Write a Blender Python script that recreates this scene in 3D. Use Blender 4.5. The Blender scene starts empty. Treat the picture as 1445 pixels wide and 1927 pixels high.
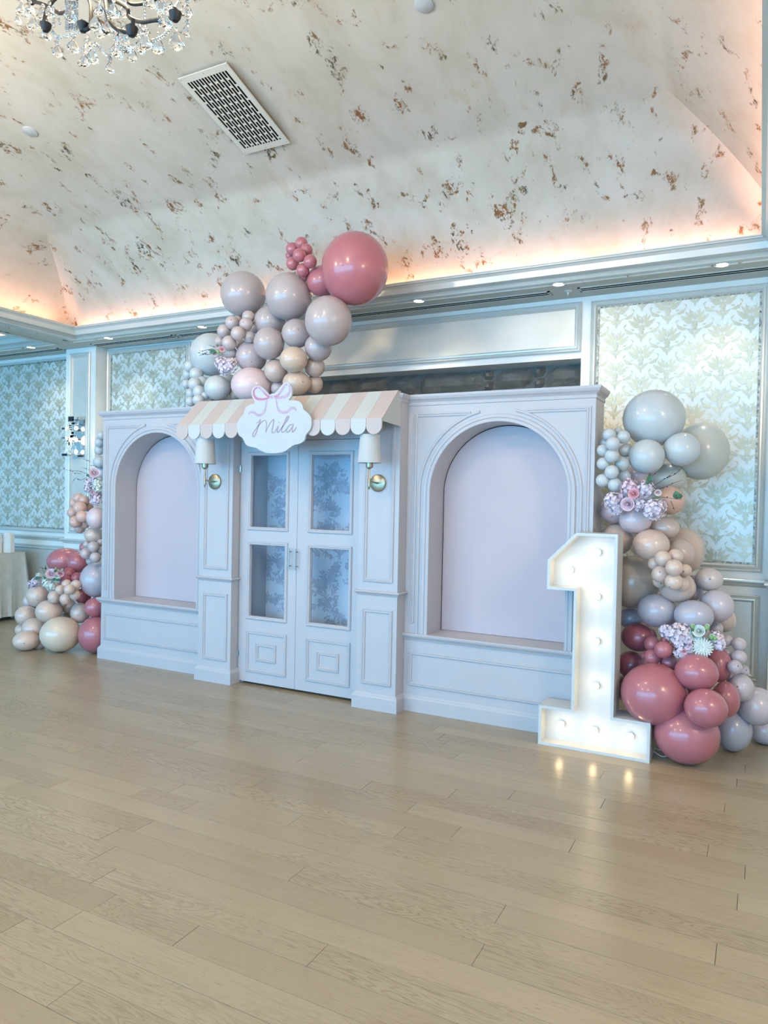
import bpy, bmesh, math, random
import numpy as np
from mathutils import Vector, Matrix, noise
random.seed(7)
SC = bpy.context.scene
COL = SC.collection
PI = math.pi

# ------------------------------------------------------------------ camera
F_PX, YAW, PITCH, ROLL = 1359.65, math.radians(27.521), math.radians(-1.087), math.radians(1.133)
EYE = Vector((0.0, -4.562, 1.4807))
_f = Vector((-math.sin(YAW) * math.cos(PITCH), math.cos(YAW) * math.cos(PITCH), math.sin(PITCH)))
_r = Vector((math.cos(YAW), math.sin(YAW), 0))
_u = _r.cross(_f)
RT = _r * math.cos(ROLL) + _u * math.sin(ROLL)
UP = -_r * math.sin(ROLL) + _u * math.cos(ROLL)
cd = bpy.data.cameras.new('camera')
cd.sensor_fit = 'VERTICAL'; cd.sensor_height = 36; cd.lens = F_PX / 1927 * 36
cam = bpy.data.objects.new('camera', cd); COL.objects.link(cam)
cam.matrix_world = Matrix(((RT.x, UP.x, -_f.x, EYE.x), (RT.y, UP.y, -_f.y, EYE.y), (RT.z, UP.z, -_f.z, EYE.z), (0, 0, 0, 1)))
SC.camera = cam

# ------------------------------------------------------------------ world, lights, exposure
SC.view_settings.view_transform = 'Standard'; SC.view_settings.look = 'None'
SC.view_settings.gamma = 1; SC.view_settings.use_curve_mapping = False
SC.view_settings.exposure = 0.42
w = bpy.data.worlds.new('world'); SC.world = w; w.use_nodes = True
bg = w.node_tree.nodes['Background']; bg.inputs[0].default_value = (.62, .78, 1, 1); bg.inputs[1].default_value = .6

def light(name, kind, loc, energy, color, rot=(0, 0, 0), **kw):
    l = bpy.data.lights.new(name, kind); l.energy = energy; l.color = color
    for k, v in kw.items(): setattr(l, k, v)
    o = bpy.data.objects.new(name, l); COL.objects.link(o); o.location = loc; o.rotation_euler = rot
    return o
DAY = (.13, .56, 1.0)
WIN = [-10.2, -7.7, -5.2, -2.7, -.2]          # window centres in the wall behind the camera
for x in WIN:
    light('window_daylight', 'AREA', (x, -8.23, 1.55), 122, DAY, (math.radians(90), 0, 0), shape='RECTANGLE', size=2.25, size_y=2.5)
COVE = (1.0, .43, .26)
def cove(x, y, sx, sy, e):
    light('cove_led_strip', 'AREA', (x, y, 3.155), e, COVE, (PI, 0, 0), shape='RECTANGLE', size=sx, size_y=sy)
cove(-3.22, .668, 6.3, .03, 7.5); cove(-6.41, -3.4, .03, 7.8, 13); cove(.024, -3.4, .03, 7.8, 24); cove(-3.22, -7.55, 6.3, .03, 6)
cove(-10.2, .668, 6.0, .03, 7)
# other chandeliers assumed outside the frame, unseen
for x, y in ((-2.1, -5.6), (-4.6, -5.6), (-4.6, -2.7)):
    light('chandelier_and_fill_glow', 'POINT', (x, y, 3.42), 62, (1, .74, .44), shadow_soft_size=.18)
light('chandelier_and_fill_glow', 'POINT', (1.75, -2.9, 2.75), 74, (1, .76, .50), shadow_soft_size=.25)  # added warm fill from the right for the side faces, no chandelier known there

# ------------------------------------------------------------------ helpers
def at(px, py, Y=None, X=None, Z=None):
    d = _f + RT * ((px - 722.5) / F_PX) + UP * ((963.5 - py) / F_PX)
    t = (Y - EYE.y) / d.y if Y is not None else (X - EYE.x) / d.x if X is not None else (Z - EYE.z) / d.z
    return EYE + d * t

def tag(o, label=None, cat=None, group=None, kind=None):
    if label: o['label'] = label
    if cat: o['category'] = cat
    if group: o['group'] = group
    if kind: o['kind'] = kind
    return o

def thing(name, label, cat, loc, group=None):
    o = bpy.data.objects.new(name, None); COL.objects.link(o); o.location = loc; o.empty_display_size = .1
    return tag(o, label, cat, group)

def origin(o):
    v = Vector((0, 0, 0))
    while o: v += o.location; o = o.parent
    return v

class MB:
    def __init__(s): s.v = []; s.f = []
    def add(s, vs, fs):
        n = len(s.v); s.v += [tuple(v) for v in vs]; s.f += [tuple(i + n for i in f) for f in fs]; return s
    def box(s, x0, x1, y0, y1, z0, z1):
        return s.add([(x0, y0, z0), (x1, y0, z0), (x1, y1, z0), (x0, y1, z0), (x0, y0, z1), (x1, y0, z1), (x1, y1, z1), (x0, y1, z1)],
                     [(0, 3, 2, 1), (4, 5, 6, 7), (0, 1, 5, 4), (1, 2, 6, 5), (2, 3, 7, 6), (3, 0, 4, 7)])
    def loft(s, loops, closed=True, endcap=False, wrap=False):
        n = len(loops[0]); vs = [p for l in loops for p in l]; fs = []
        m = len(loops)
        for i in range(m if wrap else m - 1):
            for j in range(n if closed else n - 1):
                a = i * n + j; b = i * n + (j + 1) % n; i2 = (i + 1) % m
                fs.append((a, b, i2 * n + (j + 1) % n, i2 * n + j))
        if endcap: fs += [tuple(range(n - 1, -1, -1)), tuple((m - 1) * n + k for k in range(n))]
        return s.add(vs, fs)
    def prism(s, pts, y0, y1):                       # XZ outline pushed along Y
        return s.loft([[(x, y0, z) for x, z in pts], [(x, y1, z) for x, z in pts]], True, True)
    def tube(s, path, r, n=8, cap=True):
        path = [Vector(p) for p in path]; loops = []; ref = None
        for i, p in enumerate(path):
            t = (path[min(i + 1, len(path) - 1)] - path[max(i - 1, 0)]).normalized()
            if ref is None: ref = Vector((0, 0, 1)) if abs(t.z) < .9 else Vector((1, 0, 0))
            u = t.cross(ref).normalized(); v = u.cross(t).normalized(); ref = v
            rr = r[i] if isinstance(r, (list, tuple)) else r
            loops.append([p + (u * math.cos(2 * PI * k / n) + v * math.sin(2 * PI * k / n)) * rr for k in range(n)])
        return s.loft(loops, True, cap)
    def lathe(s, prof, c, n=20, axis='z'):
        loops = []
        for r, h in prof:
            l = []
            for k in range(n):
                a = 2 * PI * k / n; x, y = r * math.cos(a), r * math.sin(a)
                l.append((c[0] + x, c[1] + y, c[2] + h) if axis == 'z' else (c[0] + x, c[1] - h, c[2] + y))
            loops.append(l)
        return s.loft(loops, True, True)
    def sphere(s, c, r, n=12, m=8, sc=(1, 1, 1)):
        loops = []
        for i in range(1, m):
            a = PI * i / m
            loops.append([(c[0] + r * sc[0] * math.sin(a) * math.cos(2 * PI * k / n), c[1] + r * sc[1] * math.sin(a) * math.sin(2 * PI * k / n), c[2] - r * sc[2] * math.cos(a)) for k in range(n)])
        return s.loft(loops, True, True)
    # rectangular moulding on an XZ plane facing -Y: profile = (inset, protrusion)
    def frame(s, x0, x1, z0, z1, y, prof):
        loops = [[(x0 + o, y - p, z0 + o), (x1 - o, y - p, z0 + o), (x1 - o, y - p, z1 - o), (x0 + o, y - p, z1 - o)] for o, p in prof]
        return s.loft(loops, True)
    def path_mold(s, fn, y, prof):                    # fn(offset) -> XZ polyline (open)
        return s.loft([[(x, y - p, z) for x, z in fn(o)] for o, p in prof], False)
    def strip(s, pts, width, y, th=.0008):             # flat printed ribbon on an XZ plane
        n = len(pts); A = []; Bb = []
        for i, p in enumerate(pts):
            a = pts[max(i - 1, 0)]; b = pts[min(i + 1, n - 1)]
            dx, dz = b[0] - a[0], b[1] - a[1]; l = math.hypot(dx, dz) or 1
            wd = (width[i] if isinstance(width, (list, tuple)) else width) / 2
            A.append((p[0] - dz / l * wd, y - th, p[1] + dx / l * wd)); Bb.append((p[0] + dz / l * wd, y - th, p[1] - dx / l * wd))
        return s.add(A + Bb, [(i, i + 1, n + i + 1, n + i) for i in range(n - 1)])
    def mesh(s, name, m, smooth=False, off=Vector((0, 0, 0))):
        me = bpy.data.meshes.new(name)
        me.from_pydata([(x - off.x, y - off.y, z - off.z) for x, y, z in s.v], [], s.f)
        bm = bmesh.new(); bm.from_mesh(me); bmesh.ops.recalc_face_normals(bm, faces=bm.faces); bm.to_mesh(me); bm.free()
        if smooth:
            me.polygons.foreach_set('use_smooth', [True] * len(me.polygons))
            try: me.set_sharp_from_angle(angle=math.radians(40))
            except Exception: pass
        if m: me.materials.append(m)
        return me
    def build(s, name, m, parent=None, smooth=False, kind=None, bevel=0):
        if parent: off = origin(parent)
        else:
            a = np.array(s.v); lo = a.min(0); hi = a.max(0)
            off = Vector((float(lo[0] + hi[0]) / 2, float(lo[1] + hi[1]) / 2, float(lo[2])))
        me = s.mesh(name, m, smooth, off)
        o = bpy.data.objects.new(name, me); COL.objects.link(o)
        if parent: o.parent = parent
        else: o.location = off
        if kind: o['kind'] = kind
        if bevel:
            b = o.modifiers.new('bevel', 'BEVEL'); b.width = bevel; b.segments = 2; b.limit_method = 'ANGLE'; b.angle_limit = math.radians(35)
        return o

def spline(pts, k=6, closed=False):
    P = [np.array(p, float) for p in pts]; n = len(P); out = []
    for i in range(n if closed else n - 1):
        if closed: a, b, c, d = P[(i - 1) % n], P[i], P[(i + 1) % n], P[(i + 2) % n]
        else: a, b, c, d = P[max(i - 1, 0)], P[i], P[i + 1], P[min(i + 2, n - 1)]
        for j in range(k):
            t = j / k
            out.append(tuple(.5 * ((2 * b) + (c - a) * t + (2 * a - 5 * b + 4 * c - d) * t * t + (3 * b - a - 3 * c + d) * t ** 3)))
    if not closed: out.append(tuple(P[-1]))
    return out

# ------------------------------------------------------------------ materials
def lin(c):
    if isinstance(c, str):
        c = [int(c[i:i + 2], 16) / 255 for i in (0, 2, 4)]
        c = [x / 12.92 if x <= .04045 else ((x + .055) / 1.055) ** 2.4 for x in c]
    return tuple(c)[:3] + (1,)
class NT:
    def __init__(s, m): s.m = m; s.t = m.node_tree; s.b = s.t.nodes['Principled BSDF']
    def n(s, typ, **kw):
        x = s.t.nodes.new(typ)
        for k, v in kw.items():
            if k.startswith('i_'): x.inputs[k[2:].replace('_', ' ')].default_value = v
            else: setattr(x, k, v)
        return x
    def l(s, a, b): s.t.links.new(a, b)
    def ramp(s, fac, stops, interp='LINEAR'):
        r = s.n('ShaderNodeValToRGB'); e = r.color_ramp.elements; r.color_ramp.interpolation = interp
        while len(e) < len(stops): e.new(.5)
        for q, (p, c) in zip(e, stops): q.position = p; q.color = lin(c)
        s.l(fac, r.inputs[0]); return r.outputs[0]
    def mix(s, fac, a, b, typ='MIX'):
        x = s.n('ShaderNodeMix', data_type='RGBA', blend_type=typ)
        for v, i in ((fac, 0), (a, 6), (b, 7)):
            if hasattr(v, 'is_output'): s.l(v, x.inputs[i])
            else: x.inputs[i].default_value = v if i == 0 else lin(v)
        return x.outputs[2]
    def math(s, op, a, b=None):
        x = s.n('ShaderNodeMath', operation=op)
        for v, i in ((a, 0), (b, 1)):
            if v is None: continue
            if hasattr(v, 'is_output'): s.l(v, x.inputs[i])
            else: x.inputs[i].default_value = v
        return x.outputs[0]
    def noise(s, vec, scale, detail=2, rough=.5, dist=0):
        x = s.n('ShaderNodeTexNoise', i_Scale=scale, i_Detail=detail, i_Roughness=rough, i_Distortion=dist)
        if vec is not None: s.l(vec, x.inputs['Vector'])
        return x.outputs['Fac']
    def pos(s, scale=(1, 1, 1), rot=(0, 0, 0)):
        g = s.n('ShaderNodeNewGeometry'); m = s.n('ShaderNodeMapping'); m.inputs['Scale'].default_value = scale; m.inputs['Rotation'].default_value = rot
        s.l(g.outputs['Position'], m.inputs['Vector']); return m.outputs[0]
    def bump(s, h, strength=.2, dist=.01):
        b = s.n('ShaderNodeBump'); b.inputs['Strength'].default_value = strength; b.inputs['Distance'].default_value = dist
        s.l(h, b.inputs['Height']); s.l(b.outputs[0], s.b.inputs['Normal'])
def mat(name, color, rough=.5, metal=0, spec=.5, var=.04, vs=8, coat=0, emit=None, es=0, bump=0, sss=0):
    m = bpy.data.materials.new(name); m.use_nodes = True; t = NT(m); b = t.b
    c = lin(color); b.inputs['Roughness'].default_value = rough; b.inputs['Metallic'].default_value = metal
    b.inputs['Specular IOR Level'].default_value = spec
    if coat: b.inputs['Coat Weight'].default_value = coat; b.inputs['Coat Roughness'].default_value = .12
    if sss: b.inputs['Subsurface Weight'].default_value = sss; b.inputs['Subsurface Radius'].default_value = (.03, .015, .012); b.inputs['Subsurface Scale'].default_value = .5
    if emit: b.inputs['Emission Color'].default_value = lin(emit); b.inputs['Emission Strength'].default_value = es
    if var:
        f = t.noise(t.pos(), vs, 3)
        k = lambda q: tuple(min(1, x * q) for x in c[:3])
        t.l(t.ramp(f, [(.3, k(1 - var)), (.7, k(1 + var))]), b.inputs['Base Color'])
        if bump: t.bump(f, bump, .002)
    else: b.inputs['Base Color'].default_value = c
    return m
def glass(name, color=(1, 1, 1), ior=1.5, rough=0):
    m = bpy.data.materials.new(name); m.use_nodes = True; b = m.node_tree.nodes['Principled BSDF']
    b.inputs['Base Color'].default_value = lin(color); b.inputs['Transmission Weight'].default_value = 1; b.inputs['IOR'].default_value = ior; b.inputs['Roughness'].default_value = rough
    return m
def pane_mat():
    m = bpy.data.materials.new('clear_pane'); m.use_nodes = True; t = m.node_tree; t.nodes.remove(t.nodes['Principled BSDF'])
    o = t.nodes['Material Output']; mx = t.nodes.new('ShaderNodeMixShader'); tr = t.nodes.new('ShaderNodeBsdfTransparent'); gl = t.nodes.new('ShaderNodeBsdfGlossy')
    gl.inputs['Roughness'].default_value = .05; tr.inputs[0].default_value = (.96, .98, 1, 1)
    fr = t.nodes.new('ShaderNodeFresnel'); fr.inputs[0].default_value = 1.13
    t.links.new(fr.outputs[0], mx.inputs[0]); t.links.new(tr.outputs[0], mx.inputs[1]); t.links.new(gl.outputs[0], mx.inputs[2]); t.links.new(mx.outputs[0], o.inputs[0])
    return m

M = {}
M['wall'] = mat('champagne_wall_paint', (.84, .83, .79), .38, 0, .6, .05, 3)
M['wallpanel'] = mat('pearl_panel_paint', (.66, .66, .62), .36, .2, .6, .07, 2.5)
M['soffit'] = mat('soffit_paint', (.55, .55, .49), .5, 0, .5, .03, 2)
M['cornice'] = mat('satin_cornice_paint', (.62, .64, .61), .25, .15, .7, .03, 3)
M['facade'] = mat('pale_pink_paint', (.50, .485, .51), .42, 0, .4, .012, 4)
M['niche'] = mat('pink_niche_board', (.545, .465, .50), .5, 0, .35, .012, 4)
M['dark'] = mat('opening_shade_black', (.010, .010, .012), 1, spec=0, var=.02)  # near-black paint standing in for the shade inside openings
M['glowwhite'] = mat('marquee_white_lit', (.66, .67, .67), .5, 0, .3, .01, 6)  # lighter copy of the marquee white, bulb glow put into the colour
M['subfloor'] = mat('dark_subfloor', (.10, .075, .05), .8, var=.05)
M['white'] = mat('white_paint', (.50, .52, .53), .45, 0, .4, .015, 6)
M['lampwhite'] = mat('marquee_white', (.60, .62, .62), .4, 0, .4, .01, 6)
M['stripepink'] = mat('awning_pink', (.52, .44, .42), .5, 0, .3, .012, 5)
M['stripewhite'] = mat('awning_white', (.52, .54, .53), .5, 0, .3, .012, 5)
M['brass'] = mat('antique_brass', (.44, .38, .27), .36, 1, .5, .08, 30)
M['chrome'] = mat('chrome', (.75, .75, .76), .12, 1, .5, .02)
M['steel'] = mat('brushed_steel', (.42, .42, .42), .3, 1, .5, .05, 60)
M['shade'] = mat('white_linen_shade', (.53, .55, .55), .85, 0, .1, .03, 220, bump=.1)
M['black'] = mat('black_metal', (.012, .011, .010), .5, 0, .5, .1)
M['crystal'] = glass('crystal', (1, 1, 1), 1.55)
M['vent'] = mat('cream_vent_metal', (.62, .61, .54), .45, 0, .4, .02, 5)
M['bulbwarm'] = mat('warm_lit_bulb', (1, .9, .7), .3, emit=(1, .80, .48), es=3.6, var=0)
M['down'] = mat('lit_downlight_lens', (1, 1, 1), .3, emit=(1, .96, .88), es=9, var=0)
M['cloth'] = mat('ivory_tablecloth', (.58, .56, .50), .9, 0, .1, .06, 14, bump=.1)
M['ivory'] = mat('ivory_fluted_board', (.78, .72, .66), .6, 0, .3, .03, 9)
M['print'] = mat('lilac_grey_print', (.47, .50, .58), .7, 0, .2, .12, 20)
M['paper'] = mat('white_wallpaper', (.70, .74, .80), .6, 0, .3, .02, 6)
M['signline'] = mat('sign_outline_ink', (.62, .60, .72), .5, var=.02)
M['signtext'] = mat('sign_lettering_ink', (.36, .27, .36), .5, var=.03)
M['bowpink'] = mat('bow_print_pink', (.52, .20, .33), .5, 0, .3, .18, 90)
M['bowpale'] = mat('bow_print_pale', (.48, .35, .47), .5, 0, .3, .12, 60)
M['pane'] = pane_mat()
M['gold'] = mat('gold_damask_foil', (.55, .54, .42), .42, .4, .5, .12, 5)
M['damask'] = mat('pearl_wallpaper', (.72, .76, .74), .36, .20, .6, .10, 2.2)
M['leaf'] = mat('leaf_green', (.06, .16, .09), .5, 0, .4, .2, 60)
M['bud'] = mat('bud_green', (.25, .45, .16), .5, 0, .4, .2, 60)
M['twig'] = mat('twig_brown', (.10, .085, .075), .7, 0, .3, .2, 60)
M['cord'] = mat('white_cable', (.7, .7, .7), .4)
for k, c in dict(lilac=(.72, .64, .73), pinkf=(.76, .58, .66), whitef=(.70, .76, .71), rosef=(.80, .42, .48), blushf=(.82, .66, .66), mauve=(.50, .33, .42)).items():
    M[k] = mat('petal_' + k, c, .6, 0, .2, .12, 70)

def stone_mat():
    m = mat('dark_fieldstone', (.1, .1, .1), .8, var=0); t = NT(m)
    p = t.pos((1, 1, 1.6)); n1 = t.noise(p, 5, 8, .65, .4); n2 = t.noise(t.pos((3, 3, 14)), 5, 6, .7)
    oi = t.n('ShaderNodeObjectInfo')
    c = t.ramp(n1, [(.25, (.10, .10, .10)), (.5, (.24, .23, .21)), (.75, (.44, .41, .35))])
    c = t.mix(t.math('MULTIPLY', n2, .5), c, (.13, .14, .15)); c = t.mix(t.math('MULTIPLY', oi.outputs['Random'], .45), c, (.30, .26, .20))
    t.l(c, t.b.inputs['Base Color']); t.bump(t.math('ADD', n1, n2), .9, .02); return m
M['stone'] = stone_mat()

def oak_mat():
    m = mat('pale_oak_planks', (.4, .3, .2), .3, var=0, spec=.45); t = NT(m)
    oi = t.n('ShaderNodeObjectInfo'); g = t.n('ShaderNodeNewGeometry')
    off = t.n('ShaderNodeVectorMath', operation='MULTIPLY_ADD'); cmb = t.n('ShaderNodeCombineXYZ')
    for i in range(3): t.l(oi.outputs['Random'], cmb.inputs[i])
    t.l(cmb.outputs[0], off.inputs[0]); off.inputs[1].default_value = (37, 19, 5); t.l(g.outputs['Position'], off.inputs[2])
    def mp(s):
        q = t.n('ShaderNodeMapping'); q.inputs['Scale'].default_value = s; t.l(off.outputs[0], q.inputs[0]); return q.outputs[0]
    fig = t.noise(mp((.9, 7, 1)), 1.6, 3, .5, .35)                        # cathedral figure: contour bands of a stretched noise
    band = t.math('PINGPONG', t.math('MULTIPLY', fig, 22), .5)
    grain = t.noise(mp((5, 170, 1)), 1, 4, .6); fleck = t.noise(mp((26, 300, 1)), 1, 2, .5)
    blotch = t.noise(mp((.7, 2.5, 1)), 1, 4, .55)
    base = t.ramp(oi.outputs['Random'], [(0, (.325, .258, .170)), (.35, (.35, .28, .186)), (.7, (.37, .30, .204)), (1, (.34, .265, .174))])
    base = t.mix(t.math('MULTIPLY', t.ramp(blotch, [(.35, (0, 0, 0)), (.7, (1, 1, 1))]), .35), base, (.47, .39, .27))
    fm = t.ramp(t.noise(mp((.5, 1.2, 1)), 1, 1), [(.45, (.05, .05, .05)), (.6, (1, 1, 1))])
    dk = t.math('MULTIPLY', t.ramp(band, [(.22, (0, 0, 0)), (.5, (1, 1, 1))]), t.math('MULTIPLY', fm, .55))
    base = t.mix(dk, base, (.22, .165, .10))
    base = t.mix(t.math('MULTIPLY', t.ramp(grain, [(.52, (0, 0, 0)), (.75, (1, 1, 1))]), .40), base, (.22, .165, .10))
    base = t.mix(t.math('MULTIPLY', t.ramp(fleck, [(.66, (0, 0, 0)), (.74, (1, 1, 1))]), .55), base, (.16, .115, .07))
    t.l(base, t.b.inputs['Base Color'])
    rr = t.n('ShaderNodeMapRange'); t.l(blotch, rr.inputs[0]); rr.inputs[3].default_value = .19; rr.inputs[4].default_value = .30
    t.l(rr.outputs[0], t.b.inputs['Roughness']); t.bump(t.math('ADD', grain, t.math('MULTIPLY', blotch, 1.5)), .10, .002); return m
M['oak'] = oak_mat()

def plaster_mat():
    m = mat('gilded_plaster', (.6, .6, .55), .5, var=0, spec=.4); t = NT(m)
    p = t.pos(); 
    cloud = t.noise(t.pos((1.5, .9, 1.2)), 2.2, 6, .6, .3)
    base = t.ramp(cloud, [(.3, (.57, .53, .44)), (.5, (.64, .61, .535)), (.7, (.69, .66, .60))])
    tan = t.noise(t.pos((3.1, 1.7, 2.2), (.3, 0, .4)), 2.0, 5, .6, .6)
    base = t.mix(t.math('MULTIPLY', t.ramp(tan, [(.60, (0, 0, 0)), (.68, (1, 1, 1))]), .45), base, (.60, .50, .36))
    # leaf flakes: fine ragged noise inside sparse stretched clusters
    cl = t.noise(t.pos((4.0, 2.5, 3.2), (.2, .1, .5)), 1.75, 4, .66, .3)
    fine = t.noise(t.pos((15, 8, 11), (.2, .1, .5)), 2.6, 7, .74, .5)
    flake = t.math('MULTIPLY', t.ramp(cl, [(.575, (0, 0, 0)), (.635, (1, 1, 1))]), t.ramp(fine, [(.485, (0, 0, 0)), (.525, (1, 1, 1))]))
    hue = t.noise(t.pos((2.2, 1.4, 2.2)), 2.7, 1)
    fc = t.ramp(hue, [(.34, (.11, .095, .06)), (.46, (.30, .21, .09)), (.58, (.36, .155, .06)), (.7, (.24, .15, .065))])
    col = t.mix(flake, base, fc); t.l(col, t.b.inputs['Base Color'])
    t.l(t.math('MULTIPLY', flake, .35), t.b.inputs['Metallic'])
    t.bump(t.math('ADD', cloud, t.math('MULTIPLY', fine, .3)), .12, .01); return m
M['plaster'] = plaster_mat()
M['mosaic'] = mat('mirror_bead_trim', (.34, .35, .31), .4, .25, var=.75, vs=60)
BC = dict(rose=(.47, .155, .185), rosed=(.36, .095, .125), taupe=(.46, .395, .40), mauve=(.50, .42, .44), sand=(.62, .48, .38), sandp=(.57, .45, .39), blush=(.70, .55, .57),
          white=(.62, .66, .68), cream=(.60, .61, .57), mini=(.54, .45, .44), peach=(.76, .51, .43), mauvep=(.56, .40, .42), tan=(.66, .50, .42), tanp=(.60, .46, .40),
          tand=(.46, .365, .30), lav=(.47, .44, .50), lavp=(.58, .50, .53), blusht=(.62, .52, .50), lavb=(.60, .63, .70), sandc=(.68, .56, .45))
for k, c in BC.items(): M['b_' + k] = mat('latex_' + k, c, .30, 0, .5, .01, 5, sss=.2 if k in ('white', 'cream') else .15, coat=.5)
def translucent(m, fac, c):
    t = m.node_tree; o = t.nodes['Material Output']; b = t.nodes['Principled BSDF']; mx = t.nodes.new('ShaderNodeMixShader'); tr = t.nodes.new('ShaderNodeBsdfTranslucent')
    tr.inputs[0].default_value = lin(c); mx.inputs[0].default_value = fac
    t.links.new(b.outputs[0], mx.inputs[1]); t.links.new(tr.outputs[0], mx.inputs[2]); t.links.new(mx.outputs[0], o.inputs[0])
for k, f in (('white', .15), ('cream', .15), ('peach', .15)): translucent(M['b_' + k], f, tuple(min(1, v * 1.35) for v in BC[k]))
M['tip'] = mat('balloon_tip', (.26, .15, .14), .4, var=.02)

# ================================================================== ROOM
ZC = 3.09                      # soffit height
YW = 1.2                       # back wall plane
X0, X1, YF = -14.0, 2.4, -8.3

# ---- floor: 300 nearest planks one by one, the rest joined
floor = tag(MB().box(X0, X1, YF, 1.45, -.12, -.012).build('floor', M['subfloor']), kind='structure')
pm = MB()
e = .0012
pm.loft([[(0, 0, -.014), (1, 0, -.014), (1, 1, -.014), (0, 1, -.014)], [(0, 0, -.0003), (1, 0, -.0003), (1, 1, -.0003), (0, 1, -.0003)], [(.0005, .005, 0), (.9995, .005, 0), (.9995, .995, 0), (.0005, .995, 0)]], True, True)
plank_me = pm.mesh('plank', M['oak'])
PW = .129; rest = MB(); cand = []
k0 = int((YF + 1.89) / PW)
rng = random.Random(11)
for k in range(k0, int((1.2 + 1.89) / PW) + 1):
    y0 = -1.89 + (k - 1) * PW; x = X0 + rng.uniform(-1.5, 0)
    fixed = {0: -2.366, -2: -1.577, -6: -1.672}.get(k)
    while x < X1:
        L = rng.choice([.75, .95, 1.15, 1.4, 1.7, 2.0, 2.3]) + rng.uniform(-.06, .06); xe = x + L
        if fixed is not None and x < fixed - .3 and xe > fixed - .3: xe = fixed
        xs, xq = max(x, X0), min(xe, X1)
        if xq - xs > .05:
            c = Vector(((xs + xq) / 2, y0 + PW / 2, 0)); d = c - EYE; dep = d.dot(_f)
            vis = -1
            for xx in (xs, (xs + xq) / 2, xq):
                dd = Vector((xx, y0 + PW / 2, 0)) - EYE; dp = dd.dot(_f)
                if dp > .6:
                    px = 722.5 + F_PX * dd.dot(RT) / dp; py = 963.5 - F_PX * dd.dot(UP) / dp
                    if -40 < px < 1485 and py < 1990: vis = max(vis, (xq - xs) / dp ** 3)
            cand.append((vis, xs, xq, y0))
        x = xe
cand.sort(key=lambda q: -q[0])
for i, (vis, xs, xq, y0) in enumerate(cand):
    if i < 300 and vis > 0:
        o = bpy.data.objects.new('plank', plank_me); COL.objects.link(o); o.parent = floor
        o.location = Vector((xs + .0006, y0 + .0004, rng.uniform(-.0004, .0003))) - floor.location; o.scale = (xq - xs - .0018, PW - .0014, 1)
    else: rest.box(xs + .0006, xq - .0006, y0 + .0005, y0 + PW - .0005, -.014, 0)
rest.build('plank', M['oak'], floor, kind='stuff')

# ---- back wall: plain slab pieces round the fireplace opening
FX0, FX1, FZ = -5.22, -1.283, 2.612
wb = MB()
wb.box(X0, FX0, YW, YW + .25, 0, ZC).box(FX1, X1, YW, YW + .25, 0, ZC).box(FX0, FX1, YW, YW + .25, FZ, ZC).box(FX0, FX1, YW + .24, YW + .3, 0, FZ)
wall = tag(wb.build('wall_back', M['wall']), kind='structure')
MOLD = [(0, 0), (0, .016), (.008, .022), (.016, .016), (.022, .012), (.028, .024), (.038, .026), (.046, .014), (.052, .006), (.052, 0)]
def panel_frame(x0, x1, z0, z1, y=YW, par=None, prof=MOLD, name='panel_moulding', m='cornice'):
    return MB().frame(x0, x1, z0, z1, y, prof).build(name, M[m], par or wall, smooth=False)
# damask motif (one column cell, half-drop repeat), all leaves as thin foil polygons
def leaf(p0, p1, bend, w, n=7, skew=.45, notch=0):
    a, b = np.array(p0, float), np.array(p1, float); d = b - a; nrm = np.array([-d[1], d[0]]); c = (a + b) / 2 + nrm * bend
    pts = []; ws = []
    for i in range(n + 1):
        t = i / n; pts.append(tuple((1 - t) ** 2 * a + 2 * t * (1 - t) * c + t * t * b))
        q = math.sin(PI * t ** (math.log(.5) / math.log(skew))); ws.append(max(.0012, w * q * (1 - (notch if i % 2 else 0))))
    return pts, ws
def motif():
    H = []
    A = lambda *a, **k: H.append(leaf(*a, **k))
    A((.010, .020), (.062, .078), -.12, .020); A((.012, .012), (.092, .050), -.22, .022, notch=.25); A((.012, .0), (.066, .010), -.34, .022, notch=.15)
    A((.014, .006), (.088, .030), -.36, .006)
    A((.012, .030), (.034, .094), -.10, .012)
    A((.000, .000), (.022, -.034), -.25, .020)
    A((.002, -.105), (.052, -.052), .22, .022, notch=.35); A((.052, -.052), (.118, -.012), -.30, .024, notch=.35); A((.118, -.012), (.100, .016), -.6, .009)
    A((.060, -.060), (.108, -.052), .3, .011); A((.020, -.085), (.016, -.045), .3, .010)
    A((.004, -.125), (.004, -.085), 0, .004)
    A((.010, .060), (.030, .070), .7, .005); A((.050, -.024), (.074, -.018), -.5, .010)
    out = H + [([(-x, z) for x, z in p], w) for p, w in H]
    out += [leaf((0, .012), (0, .066), 0, .017), leaf((0, .01), (0, -.068), 0, .026, skew=.35)]
    return out
MOT = motif()
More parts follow.
